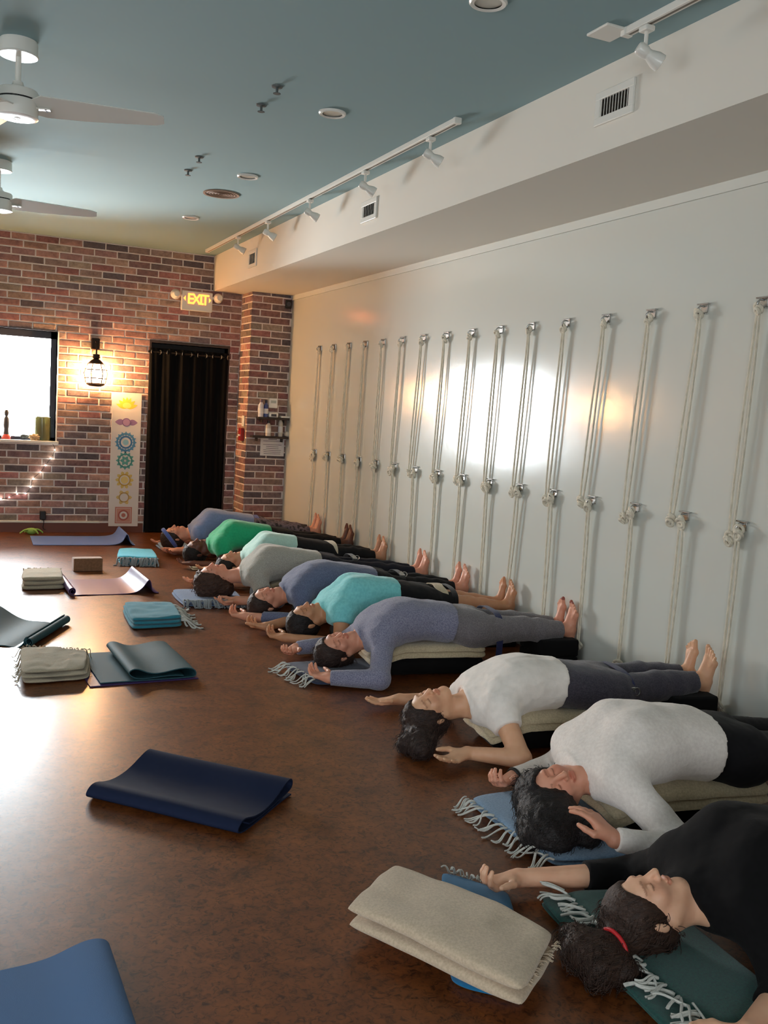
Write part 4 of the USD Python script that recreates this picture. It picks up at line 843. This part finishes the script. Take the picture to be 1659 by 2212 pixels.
# 2 green shirt
person('person in an emerald green t-shirt and black leggings, second from the brick wall', 8.3, 8.18, 'brown', dict(c=(2.045, 8.34, .145), **turn(14)),
    {1: dict(el=(2.3, 8.74, .06), wr=(2.06, 8.86, .045), tip=(1.9, 8.9, .03)), -1: dict(el=(2.24, 8.03, .06), wr=(2.0, 8.24, .05), tip=(1.86, 8.36, .04), curl=.3)},
    dict(mat=green, hem=2.66, sleeve='short', frac=.5), dict(mat=black_pants, end=.9), dict(mat=black_hair, vol=.008, rough=.003, curl=.004), build=1.0, dx=.0, dz=.005, h=.0065, bust=.005)
# 3 mint
person('person in a pale mint t-shirt and dark leggings with a cream strap at the thighs', 7.58, 7.44, 'olive', dict(c=(2.15, 7.6, .15), s=.97, **turn(10)),
    {1: dict(el=(2.38, 8.0, .06), wr=(2.14, 8.06, .045), tip=(1.98, 8.06, .03)), -1: dict(el=(2.36, 7.27, .06), wr=(2.12, 7.26, .05), tip=(1.97, 7.3, .035))},
    dict(mat=mint, hem=2.65, sleeve='short', frac=.42), dict(mat=black_pants, end=.92), dict(mat=black_hair, vol=.012, rough=.004), build=.95, dx=.1, h=.0065, bust=.006, hs=.97)
# 4 pale grey, long curly hair
person('person in a pale grey heather t-shirt lying between the mint and slate blue tops', 6.84, 6.66, 'pink', dict(c=(1.815, 6.9, .165), **turn(6)),
    {1: dict(el=(2.16, 7.34, .06), wr=(1.9, 7.46, .045), tip=(1.76, 7.5, .03)), -1: dict(el=(2.12, 6.5, .06), wr=(1.94, 6.66, .05), tip=(1.8, 6.64, .035))},
    dict(mat=lgrey, hem=2.58, sleeve='short', frac=.6), dict(mat=navy_pants), dict(mat=warm_hair, vol=.02, rough=.012, curl=.008, k=.05, blobs=[((-.02, -.07, -.02), (-.03, -.085, .06), .075, .06), ((.0, -.07, -.05), (-.05, -.09, -.09), .06, .05), ((-.06, -.06, .0), (-.07, -.085, -.06), .05, .045)], strands=500), build=1.04, dx=-.13, h=.0065, bust=.008)
# 5 slate blue long sleeves
person('person in a slate blue long-sleeved top and dark trousers, fifth from the brick wall', 6.18, 6.02, 'pink', dict(c=(2.0, 6.16, .135), **turn(24)),
    {1: dict(el=(2.22, 6.56, .06), wr=(1.93, 6.6, .05), tip=(1.77, 6.6, .03), curl=.7), -1: dict(el=(2.18, 5.86, .06), wr=(1.85, 6.12, .05), tip=(1.74, 6.3, .04), curl=.75)},
    dict(mat=slate_knit, hem=2.74, sleeve='three', frac=.72), dict(mat=black_pants), dict(mat=dark_brown, vol=.011, rough=.004), build=1.02, dx=-.02, h=.006, bust=.0)
# 6 turquoise, bare legs
person('person in a turquoise t-shirt and black shorts with a black strap around the thighs', 5.55, 5.4, 'tan', dict(c=(2.06, 5.52, .15), **turn(10)),
    {1: dict(el=(2.2, 5.98, .055), wr=(1.9, 5.81, .05), tip=(1.81, 5.93, .035), curl=.7), -1: dict(el=(2.19, 5.26, .055), wr=(1.92, 5.5, .05), tip=(1.82, 5.67, .04), curl=.65)},
    dict(mat=turq, hem=2.62, sleeve='short', frac=.4), dict(mat=black_pants, end=.34, fit=1.7), dict(mat=black_hair, vol=.011, rough=.004), build=1.05, dx=.02, dz=.005, h=.0055, bust=.004, belly=.005)
# 7 blue heather
person('person in a blue heather long-sleeved top and grey trousers, dark blue blanket under the head', 4.88, 4.72, 'pink', dict(c=(2.01, 4.87, .13), **turn(28)),
    {1: dict(el=(2.2, 5.26, .06), wr=(1.9, 5.24, .05), tip=(1.76, 5.1, .035), curl=.6), -1: dict(el=(2.11, 4.49, .06), wr=(1.865, 4.6, .05), tip=(1.79, 4.77, .04), curl=.55)},
    dict(mat=heather, hem=2.66, sleeve='long'), dict(mat=grey_pants, end=.96, fit=1.5), dict(mat=dark_brown, vol=.014, rough=.006, blobs=[((0, -.06, .0), (0, -.085, -.05), .06, .055)], strands=400), h=.005, bust=.0, dx=-.01, extra={'nails': (.42, .25, .27)})
# 8 white tee
person('person in a white t-shirt and charcoal trousers, head resting on the bare floor', 3.66, 3.5, 'pale', dict(c=(1.985, 3.68, .145), up=(-.92, .05, -.38), fw=(-.36, -.22, .9)),
    {1: dict(el=(2.27, 4.08, .055), wr=(2.075, 4.17, .05), tip=(1.93, 4.2, .03), curl=.25), -1: dict(el=(2.215, 3.27, .055), wr=(2.03, 3.405, .05), tip=(1.84, 3.335, .035), curl=.22, spread=.14)},
    dict(mat=white_tee, hem=2.56, sleeve='short', frac=.42, wrinkle=.005), dict(mat=dgrey_pants, end=.96, fit=1.4), dict(mat=dark_brown, vol=.014, rough=.008, curl=.006, k=.04, flow=(-.5, -.6, -.4), blobs=[[(1.92, 3.62, .06), (1.87, 3.52, .045), .065, .05], [(1.9, 3.6, .05), (1.84, 3.6, .04), .06, .045]], strands=900), h=.004, dz=-.02, ankx=3.3, heelz=.28, toes={1: (.0, .08, 1), -1: (.02, -.1, 1)})
# 9 white long sleeves
P9 = person('person in a white long-sleeved top and black trousers on a pale blue fringed blanket', 2.8, 2.66, 'pink', dict(c=(2.01, 2.755, .14), s=1.06, up=(-.92, .16, -.2), fw=(-.3, -.62, .75)),
    {1: dict(el=(2.33, 3.16, .06), wr=(2.07, 3.1, .055), tip=(1.93, 3.04, .05), curl=.8, n=(0, .3, 1)), -1: dict(el=(2.28, 2.34, .06), wr=(2.03, 2.42, .105), tip=(1.965, 2.52, .19), n=(-.55, .75, -.3), t=(-.4, -.1, .7), curl=.3, spread=.05)},
    dict(mat=white_knit, hem=2.63, sleeve='long', wrinkle=.004, collar=.04), dict(mat=black_pants), dict(mat=black_hair, vol=.016, rough=.008, curl=.005, k=.05, flow=(-.4, -.7, -.3), blobs=[[(1.96, 2.68, .1), (1.9, 2.6, .075), .085, .065], [(1.95, 2.62, .08), (2.02, 2.55, .06), .07, .05], [(1.9, 2.68, .08), (1.86, 2.62, .055), .065, .055], [(1.88, 2.62, .06), (1.9, 2.55, .05), .05, .045]], strands=1100), build=1.12, dx=-.035, h=.004, dz=-.005, bust=.012, belly=.012)
a = P9['AR'][1]; d = unit(a['wr']-a['el']); wb = trimesh.creation.torus(.031, .008, major_sections=28, minor_sections=8); wb.apply_transform(trimesh.geometry.align_vectors([0, 0, 1], d)); wb.vertices = wb.vertices-0; wb.apply_translation(a['wr']-d*.002)
obj('wristband', wb, black_plastic, P9['t'], smooth=True)
# 10 black tee, ponytail with red tie
P10 = person('person in a black top with a red hair tie, nearest the camera', 1.95, 1.9, 'light', dict(c=(1.785, 1.965, .13), up=(-.93, .28, -.04), fw=(-.08, .12, .98)),
    {1: dict(el=(1.99, 2.28, .055), wr=(1.63, 2.375, .055), tip=(1.5, 2.37, .05), curl=.75), -1: dict(el=(1.965, 1.635, .06), wr=(1.745, 1.55, .05), tip=(1.61, 1.53, .035), curl=.5)},
    dict(mat=black_tee, hem=2.5, sleeve='three', frac=.42, collar=.045), dict(mat=black_pants), dict(mat=brown_hair, vol=.012, rough=.004, curl=.002, k=.03, flow=(-.6, -.7, -.3), blobs=[[(1.71, 1.95, .075), (1.655, 1.935, .065), .045, .034], [(1.65, 1.935, .062), (1.57, 1.97, .05), .04, .05], [(1.6, 1.95, .05), (1.575, 1.89, .04), .05, .045], [(1.6, 1.99, .055), (1.6, 2.04, .05), .045, .04], [(1.62, 1.91, .05), (1.64, 1.87, .04), .045, .04]], strands=1400), dx=-.225, dz=-.045, build=1.0, h=.004, bust=.005)
p = P10['Lc']((1.655, 1.935, .068)); tr = trimesh.creation.torus(.049, .006, major_sections=28, minor_sections=8); tr.apply_transform(trimesh.geometry.align_vectors([0, 0, 1], unit(P10['Ld']((-.8, -.1, -.15))))); tr.apply_translation(p)
obj('hair_tie', tr, plain('red_elastic', srgb(190, 30, 36), .5), P10['t'], smooth=True, label='red hair tie')

# ------------------------------------------------------------------ bolsters, blankets, blocks and straps under the people
bolster_cloth = fabric('black_bolster_canvas', srgb(14, 13, 14), .2, 90., .3, .9, sheen=.02); cream_wool = fabric('cream_wool', srgb(206, 190, 158), .1, 120., .4, .95, c2=srgb(186, 170, 140)); black_foam = fabric('black_foam', srgb(12, 12, 14), .2, 140., .2, .9, sheen=.02)
WHO = ['the person in the blue headband', 'the person in emerald green', 'the person in mint', 'the person in pale grey', 'the person in slate blue', 'the person in turquoise', 'the person in blue heather', 'the person in the white t-shirt', 'the person in the white long-sleeved top', 'the person in the black top']
SUP = [(9.12, .03, 3.43), (8.25, 0, 3.43), (7.52, .1, 3.43), (6.77, -.13, 3.43), (6.12, -.02, 3.43), (5.48, .02, 3.43), (4.81, -.01, 3.44), (3.58, 0, 3.35), (2.74, 0, 3.43), (1.97, .04, 3.4)]
ROT = [(-.18/1.18), -.1, -.12, -.15, -.135, -.125, -.135, -.135, -.12, -.07]
def sagf(x, y): return -.062*np.clip((-.17-x)/.17, 0, 1)**1.3-.012*np.clip((x-.2)/.15, 0, 1)-.04*np.clip((np.abs(y)-.115)/.085, 0, 1)**1.5
bsk = m3.Manifold.batch_hull([m3.Manifold.sphere(.055, 20).translate((x, y, .055+z)) for x in (-.27, .27) for y in (-.085, .085) for z in (0, .008)]); bm_ = tm(bsk.refine_to_length(.03)); bm_.vertices = displace(np.array(bm_.vertices), np.array(bm_.faces), .003, 9, 2)
def seam(x): 
    a = np.linspace(0, 2*math.pi, 40); return tube(np.c_[np.full(40, x), .1385*np.sign(np.cos(a))*np.abs(np.cos(a))**.55, 0.0595+.0585*np.sign(np.sin(a))*np.abs(np.sin(a))**.7], .004, 6)
for i, (y, dx, xe) in enumerate(SUP):
    t = thing('yoga_bolster', f'black bolster under the back of {WHO[i]}', 'bolster', (2.55+dx, y, 0), ROT[i], group='black bolsters under the people')
    obj('cover', bm_, bolster_cloth, t, smooth=True)
    for x in (-.285, .285): obj('piping', seam(x), bolster_cloth, t)
    t = thing('folded_blanket', f'cream blanket folded long over the bolster under {WHO[i]}', 'blanket', (2.55+dx+(.06 if i < 6 else 0), y, 0), ROT[i], group='cream blankets on the bolsters')
    hw = {6: .168, 7: .18, 8: .195}.get(i, .14)
    for k in range(2): obj('fold', slab([(-.37, -hw+.006*k), (.33, -hw+.006*k), (.33, hw), (-.37, hw)], .118+.029*k, .032, n=34, m=14, p=14, wav=.003, seed=i*2+k, sag=sagf), cream_wool, t, smooth=True)
    bx0 = xe-.28; yb = y+(-.14 if i < 6 else -.12)*(xe-2.55)/.85
    t = thing('foam_block', f'black foam block under the heels of {WHO[i]}', 'yoga block', (xe-.13, yb, 0), ROT[i], group='black foam blocks at the wall')
    top = .205 if i != 7 else .235
    obj('lower_block', rbox(-.125, .12, -.15, .15, .0, top*.5, .012), black_foam, t, smooth=40); obj('upper_block', rbox(-.125, .12, -.148, .15, top*.5+.001, top, .012), black_foam, t, smooth=40)
def strap_loop(label, x, y, hw, z0, z1, mat, rz=0.0, w=.038, buckle=None, e=.5, grp='straps around the thighs'):
    t = thing('yoga_strap', label, 'strap', (x, y, 0), rz, group=grp); a = np.linspace(0, 2*math.pi, 61); zc, hz = (z0+z1)/2, (z1-z0)/2
    c = np.c_[hw*np.sign(np.cos(a))*np.abs(np.cos(a))**e, zc+hz*np.sign(np.sin(a))*np.abs(np.sin(a))**e]; n = c-[0, zc]; n /= np.linalg.norm(n, axis=1, keepdims=True)
    v = []
    for off in (0, .003):
        for sx in (-w/2, w/2): q = c+n*off; v.append(np.c_[np.full(61, sx), q])
    V = np.vstack(v); f = []
    for k in range(60):
        for p, q in ((0, 61), (183, 122), (61, 183), (122, 0)): f += [(p+k, q+k, q+k+1), (p+k, q+k+1, p+k+1)]
    obj('webbing', trimesh.Trimesh(V, f, process=False), mat, t)
    if buckle is not None:
        k = buckle; b = rbox(-w*.55, w*.55, -.016, .016, -.004, .004, .003); b.apply_transform(trimesh.geometry.align_vectors([0, 0, 1], [0, *n[k]])); b.apply_translation([0, *(c[k]+n[k]*.006)]); obj('buckle', b, chrome, t)
        r = trimesh.creation.torus(.018, .003, major_sections=20, minor_sections=6); r.apply_transform(trimesh.geometry.align_vectors([0, 0, 1], [0, *n[k]])); r.apply_translation([.02, *(c[k]+n[k]*.009)]); obj('ring', r, chrome, t)
    return t
navy_web = fabric('navy_webbing', srgb(34, 40, 84), .2, 200., .4); black_web = fabric('black_webbing', srgb(18, 17, 19), .2, 200., .4); cream_web = fabric('cream_webbing', srgb(206, 196, 174), .12, 200., .4)
strap_loop('blue strap tied around the thighs and bolster of the person in blue heather', 2.93, 4.775, .18, .02, .356, navy_web, -.135, e=.55)
strap_loop('navy strap with metal buckles around the thighs of the person in the white t-shirt', 2.88, 3.55, .178, .165, .342, navy_web, -.135, buckle=29, e=.75)
strap_loop('black strap around the bare thighs of the person in black shorts', 3.0, 5.44, .175, .185, .366, black_web, -.125, e=.75)
strap_loop('cream strap around the dark leggings of the person in mint', 2.97, 7.47, .165, .18, .36, cream_web, -.12, w=.06, e=.75)
strap_loop('black strap with a glinting buckle on the legs of the person in pale grey', 2.86, 6.74, .175, .18, .362, black_web, -.15, buckle=20, e=.75)
strap_loop('black strap with a small buckle on the legs of the person in slate blue', 2.94, 6.07, .17, .18, .352, black_web, -.135, buckle=20, e=.75)
strap_loop('royal blue strap around the hips of the person in the blue headband', 2.8, 9.08, .195, .17, .382, fabric('royal_webbing', srgb(62, 84, 170), .15, 200., .4), -.15, w=.045, e=.75)
t = thing('cream_towel', 'cream towel wrapped over the shorts above the black strap', 'towel', (2.93, 5.45, 0), -.125)
a = np.linspace(-.35, math.pi+.2, 40); c = np.c_[.19*np.cos(a), .262+.11*np.sin(a)]; n = unit(np.array([1., 1.])); v = []
for off in (0, .006):
    for sx in (-.035, .028): q = (c-[0, .262])*(1+off/.12)+[0, .262]; v.append(np.c_[sx+.004*np.sin(a*9), q])
V = np.vstack(v); f = []
for k in range(39):
    for p, q in ((0, 40), (120, 80), (40, 120), (80, 0)): f += [(p+k, q+k, q+k+1), (p+k, q+k+1, p+k+1)]
f += [(0, 80, 120), (0, 120, 40), (39, 159, 119), (39, 79, 159)]
obj('cloth', trimesh.Trimesh(V, f, process=False), cream_wool, t, smooth=40)

# ------------------------------------------------------------------ blankets under heads and loose on the floor
white_yarn = fabric('white_yarn', srgb(214, 214, 206), .1, 150., .6, .9); grey_yarn = fabric('grey_yarn', srgb(150, 156, 160), .12, 150., .6, .9)
def ctr(q): return np.array(q, float).mean(0)
def blanket(label, quad, layers, mat, fr=None, yarn=None, seed=0, z0=.0, name='folded_blanket', wav=.005, p=9., shift=.0, grp=None, n=26):
    """quad in world floor coordinates; fr: list of (corner index a, b, length, count, z)"""
    c = ctr(quad); t = thing(name, label, 'blanket', (c[0], c[1], 0), group=grp); q = np.array(quad, float)-c; z = z0
    for k, th in enumerate(layers):
        g = random.Random(seed*10+k); s = np.array([[g.uniform(-1, 1), g.uniform(-1, 1)] for _ in range(4)])*.012
        obj('fold', slab(q*(1-.01*k)+s+np.array([shift*k, shift*.2*k]), z, th, n=n, p=p, wav=wav, seed=seed+k), mat, t, smooth=True); z += th*.9
    for (a, b, L, cnt, zz, *rr) in (fr or []):
        A, B = q[a], q[b]; e = B-A; out = np.array([e[1], -e[0]]); out = out if out @ ((A+B)/2) > 0 else -out
        obj('fringe', fringe(A, B, out, cnt, L, zz, seed=seed+5, r=(rr[0] if rr else .0032)), yarn, t, smooth=True, kind='stuff')
    return t
pale_blue = fabric('pale_blue_cotton', srgb(128, 158, 186), .12, 140., .5, .95, c2=srgb(106, 138, 168)); navy_blanket = fabric('dark_blue_cotton', srgb(52, 62, 90), .16, 140., .5, .95); dgreen = fabric('dark_green_cotton', srgb(20, 86, 78), .14, 140., .5, .95, c2=srgb(14, 68, 64))
teal_b = fabric('teal_cotton', srgb(46, 134, 154), .12, 140., .5, .95); turq_b = fabric('turquoise_cotton', srgb(70, 186, 212), .12, 140., .5, .95); vblue = fabric('bright_blue_cotton', srgb(24, 112, 160), .12, 140., .5, .95); denim = fabric('slate_blue_cotton', srgb(100, 122, 156), .16, 120., .5, .95); natural = fabric('natural_wool', srgb(190, 178, 154), .12, 150., .5, .95, c2=srgb(170, 158, 134), stretch=(1, 3, 1)); natural2 = fabric('oatmeal_wool', srgb(212, 192, 166), .1, 150., .5, .95, c2=srgb(194, 174, 148))
blanket('dark blue fringed blanket under the head of the person in blue heather', [(1.80, 4.63), (2.22, 4.60), (2.3, 5.0), (1.74, 5.0)], [.022, .022], navy_blanket, [(3, 0, .11, 17, .035)], white_yarn, 1)
blanket('pale blue blanket with white tassels under the head above the white long sleeves', [(1.83, 2.47), (2.24, 2.40), (2.3, 3.04), (1.81, 3.04)], [.02, .02], pale_blue, [(3, 0, .09, 24, .03)], white_yarn, 2)
t = blanket('dark green blanket with white tassels under the head with the red hair tie', [(1.60, 1.55), (1.95, 1.62), (2.0, 2.26), (1.655, 2.31)], [.018, .018], dgreen, None, None, 3)
q0 = ctr([(1.60, 1.55), (1.95, 1.62), (2.0, 2.26), (1.655, 2.31)])
blanket('slate blue blanket with grey fringe under the head of the person in pale grey', [(1.56, 6.68), (2.02, 6.62), (2.06, 7.12), (1.58, 7.2)], [.022, .022], denim, [(0, 1, .06, 40, .05, .006)], grey_yarn, 4)
blanket('pale blue blanket under the head with the blue headband', [(1.93, 9.24), (2.24, 9.2), (2.24, 9.6), (1.94, 9.62)], [.022, .024], pale_blue, None, None, 5)
blanket('cream towel under the head of the person in emerald green', [(1.97, 8.16), (2.2, 8.12), (2.24, 8.5), (2.0, 8.54)], [.018, .018], cream_wool, None, None, 6, name='folded_towel')
blanket('turquoise folded blanket with grey fringe near the far mats', [(1.39, 8.5), (1.72, 8.42), (1.78, 8.95), (1.47, 9.0)], [.03, .03, .028], turq_b, [(0, 1, .07, 44, .06, .007)], grey_yarn, 7, wav=.01)
blanket('teal folded blanket with white tassels in the middle of the floor', [(1.09, 6.04), (1.42, 6.06), (1.45, 6.55), (1.12, 6.62)], [.03, .028, .026], teal_b, [(1, 2, .12, 22, .05, .006)], white_yarn, 8, wav=.012)
blanket('rumpled natural wool blanket with fringe beside the folded teal mat', [(.37, 4.97), (.69, 4.98), (.74, 5.36), (.4, 5.5)], [.028, .028, .028], natural, [(2, 3, .05, 20, .07, .002), (3, 0, .05, 12, .06, .002)], natural, 9, wav=.026, shift=-.008, n=34, p=4.)
blanket('stack of natural wool blanket folded thick beside the rolled purple mat', [(.53, 7.42), (.83, 7.42), (.85, 7.85), (.56, 7.85)], [.036, .036, .036], natural, [(2, 3, .04, 18, .09)], natural, 10, wav=.012)
blanket('bright blue blanket lying under the cream one in the foreground', [(1.19, 2.02), (1.34, 1.88), (1.60, 2.36), (1.46, 2.56)], [.016, .016], vblue, [(3, 2, .035, 10, .03, .003)], white_yarn, 11)
t = thing('folded_blanket', 'large cream wool blanket folded in layers in the near foreground', 'blanket', (1.3, 2.15, 0))
qq = np.array([(1.02, 2.25), (1.27, 1.80), (1.53, 1.98), (1.26, 2.52)])-[1.3, 2.15]
qa = np.array([(1.02, 2.29), (1.29, 1.81), (1.51, 1.99), (1.27, 2.50)])-[1.3, 2.15]
hump = lambda amp: (lambda x, y: amp*np.exp(-((y-.02)/.16)**2))
obj('fold', slab(qa*.99, .032, .04, n=40, p=7, rnd_=.03, wav=.005, seed=21, sag=hump(.008)), natural2, t, smooth=True)
obj('fold', slab(qa+[-.004, .008], .07, .042, n=44, p=7, rnd_=.035, wav=.009, seed=23, sag=hump(.016)), natural2, t, smooth=True)
obj('fringe', fringe(qa[1]+[.02, .05], qa[2], (1, -.4), 22, .018, .07, r=.0018, seed=4, drop=False), natural2, t, smooth=True, kind='stuff')
# upper layer of the green blanket with its tassels lying over the lower layer
g0 = '/World/folded_blanket_002'
def green_top():
    q = np.array([(1.67, 1.565), (1.96, 1.63), (2.0, 2.22), (1.72, 2.28)])-q0
    return q
qg = green_top(); t = UsdGeom.Xform(stage.GetPrimAtPath([str(p.GetPath()) for p in stage.GetPrimAtPath('/World').GetChildren() if p.GetCustomDataByKey('label') and 'dark green blanket' in p.GetCustomDataByKey('label')][0]))
obj('fold', slab(qg, .033, .018, p=9, wav=.004, seed=31), dgreen, t, smooth=True)
obj('fringe', fringe(qg[3], qg[0], (-1, .1), 44, .085, .048, r=.0042, seed=33, drop=False, spread=.75), white_yarn, t, smooth=True, kind='stuff')

# ------------------------------------------------------------------ yoga mats
def matmat(key, c, rough=.5, sp=.35): return M(key, {'t': ('texture_coordinate', {}), 'n': ('noise_texture', {'scale': 260., 'detail': 2.}), 'bp': ('bump', {'strength': .25, 'distance': .002}), 'p': ('principled_bsdf', {'base_color': c, 'roughness': rough, 'specular_ior_level': sp})}, [('t.object', 'n.vector'), ('n.fac', 'bp.height'), ('bp.normal', 'p.normal')])
def mat_thing(label, path, width, mat, loc, rz, thick=.005, wob=.01, seed=0, n=110, grp=None):
    t = thing('yoga_mat', label, 'yoga mat', loc, rz, group=grp); obj('mat', ribbon(path, width, thick, n, wob, seed), mat, t, smooth=45); return t
# near left, light blue
mat_thing('light blue yoga mat folded with a raised edge at the bottom left corner', [(-.62, .004), (-.3, .004), (.02, .005), (.2, .006), (.255, .02), (.25, .045), (.2, .055), (.12, .03), (.02, .018), (-.2, .012), (-.6, .012)][::-1], .62, matmat('mat_light_blue', srgb(78, 108, 146), .8, .2), (.155, 2.115, 0), 0.02, wob=.004, seed=1)
# dark navy, middle of the floor
a = math.atan2(.70, .72)
mat_thing('dark navy yoga mat folded in three lying alone in the middle of the floor', [(.2, .006), (.0, .004), (-.17, .006), (-.2, .022), (-.17, .046), (-.11, .036), (-.04, .024), (.06, .034), (.16, .066), (.2, .062), (.205, .04), (.15, .024), (-.0, .014), (-.12, .016)], .63, matmat('mat_navy', srgb(22, 32, 58), .85, .2), (.845, 3.38, 0), a, wob=.006, seed=2)
purple = matmat('mat_purple', srgb(62, 44, 92), .42); teal_mat = matmat('mat_teal', srgb(44, 80, 88), .7, .22)
mat_thing('purple yoga mat lying flat under the folded teal mat', [(-.29, .004), (0, .004), (.27, .004)], .64, purple, (.95, 5.2, 0), .06, wob=0, seed=3)
mat_thing('teal yoga mat folded over itself in soft waves on the purple mat', [(-.26, .012), (0, .01), (.2, .011), (.235, .02), (.23, .045), (.17, .062), (.06, .045), (-.02, .05), (-.085, .072), (-.115, .055), (-.09, .028), (0, .02), (.17, .022)], .6, teal_mat, (.98, 5.2, 0), .04, wob=.008, seed=4)
sp = [(.0+.012*k/6*math.cos(k*1.05)+.02*math.cos(k*1.05)*(1+k/14), .04+(.012+.0016*k)*math.sin(k*1.05)) for k in range(14)]
a = math.atan2(6.29-5.72, .72-.45)-math.pi/2
mat_thing('teal yoga mat half rolled at the left edge of the view', [(.03*math.cos(th)*(.35+.65*th/(-3*math.pi-1.6)*1.0), .036+.031*math.sin(th)*(.35+.65*th/(-3*math.pi-1.6))) for th in np.linspace(0, -3*math.pi-1.6, 22)][:-1]+[(-.05, .005), (-.12, .004), (-.25, .008), (-.36, .05), (-.44, .095), (-.5, .1)], .63, teal_mat, (.585, 6.0, 0), a, wob=.004, seed=5, n=160)
mat_thing('shiny purple yoga mat with one end rolled and the other curling up', [(-.27+.028*math.cos(th)*(.4+.6*abs(th)/11), .034+.03*math.sin(th)*(.4+.6*abs(th)/11)) for th in np.linspace(0, 3*math.pi+1.5, 20)]+[(-.22, .006), (-.1, .004), (.08, .004), (.2, .02), (.26, .075), (.285, .105), (.3, .08), (.31, .03), (.36, .006)], .62, matmat('mat_shiny_purple', srgb(78, 58, 100), .32), (1.12, 7.5, 0), .03, wob=.004, seed=6, n=160)
mat_thing('pale blue yoga mat lying flat near the brick wall with a curled corner', [(-.48, .005), (-.2, .005), (.15, .006), (.28, .012), (.36, .05), (.395, .11), (.41, .1), (.43, .04), (.48, .006)], .61, matmat('mat_sky', srgb(104, 132, 190), .45), (1.27, 9.95, 0), -.03, wob=.01, seed=7)
t = thing('cork_block', 'brown cork yoga block standing behind the shiny purple mat', 'yoga block', (1.1, 8.25, 0), .05); cork = fabric('cork_block_surface', srgb(140, 104, 76), .25, 60., .4, .85)
obj('block', rbox(-.118, .118, -.05, .05, 0, .11, .008), cork, t, smooth=40)
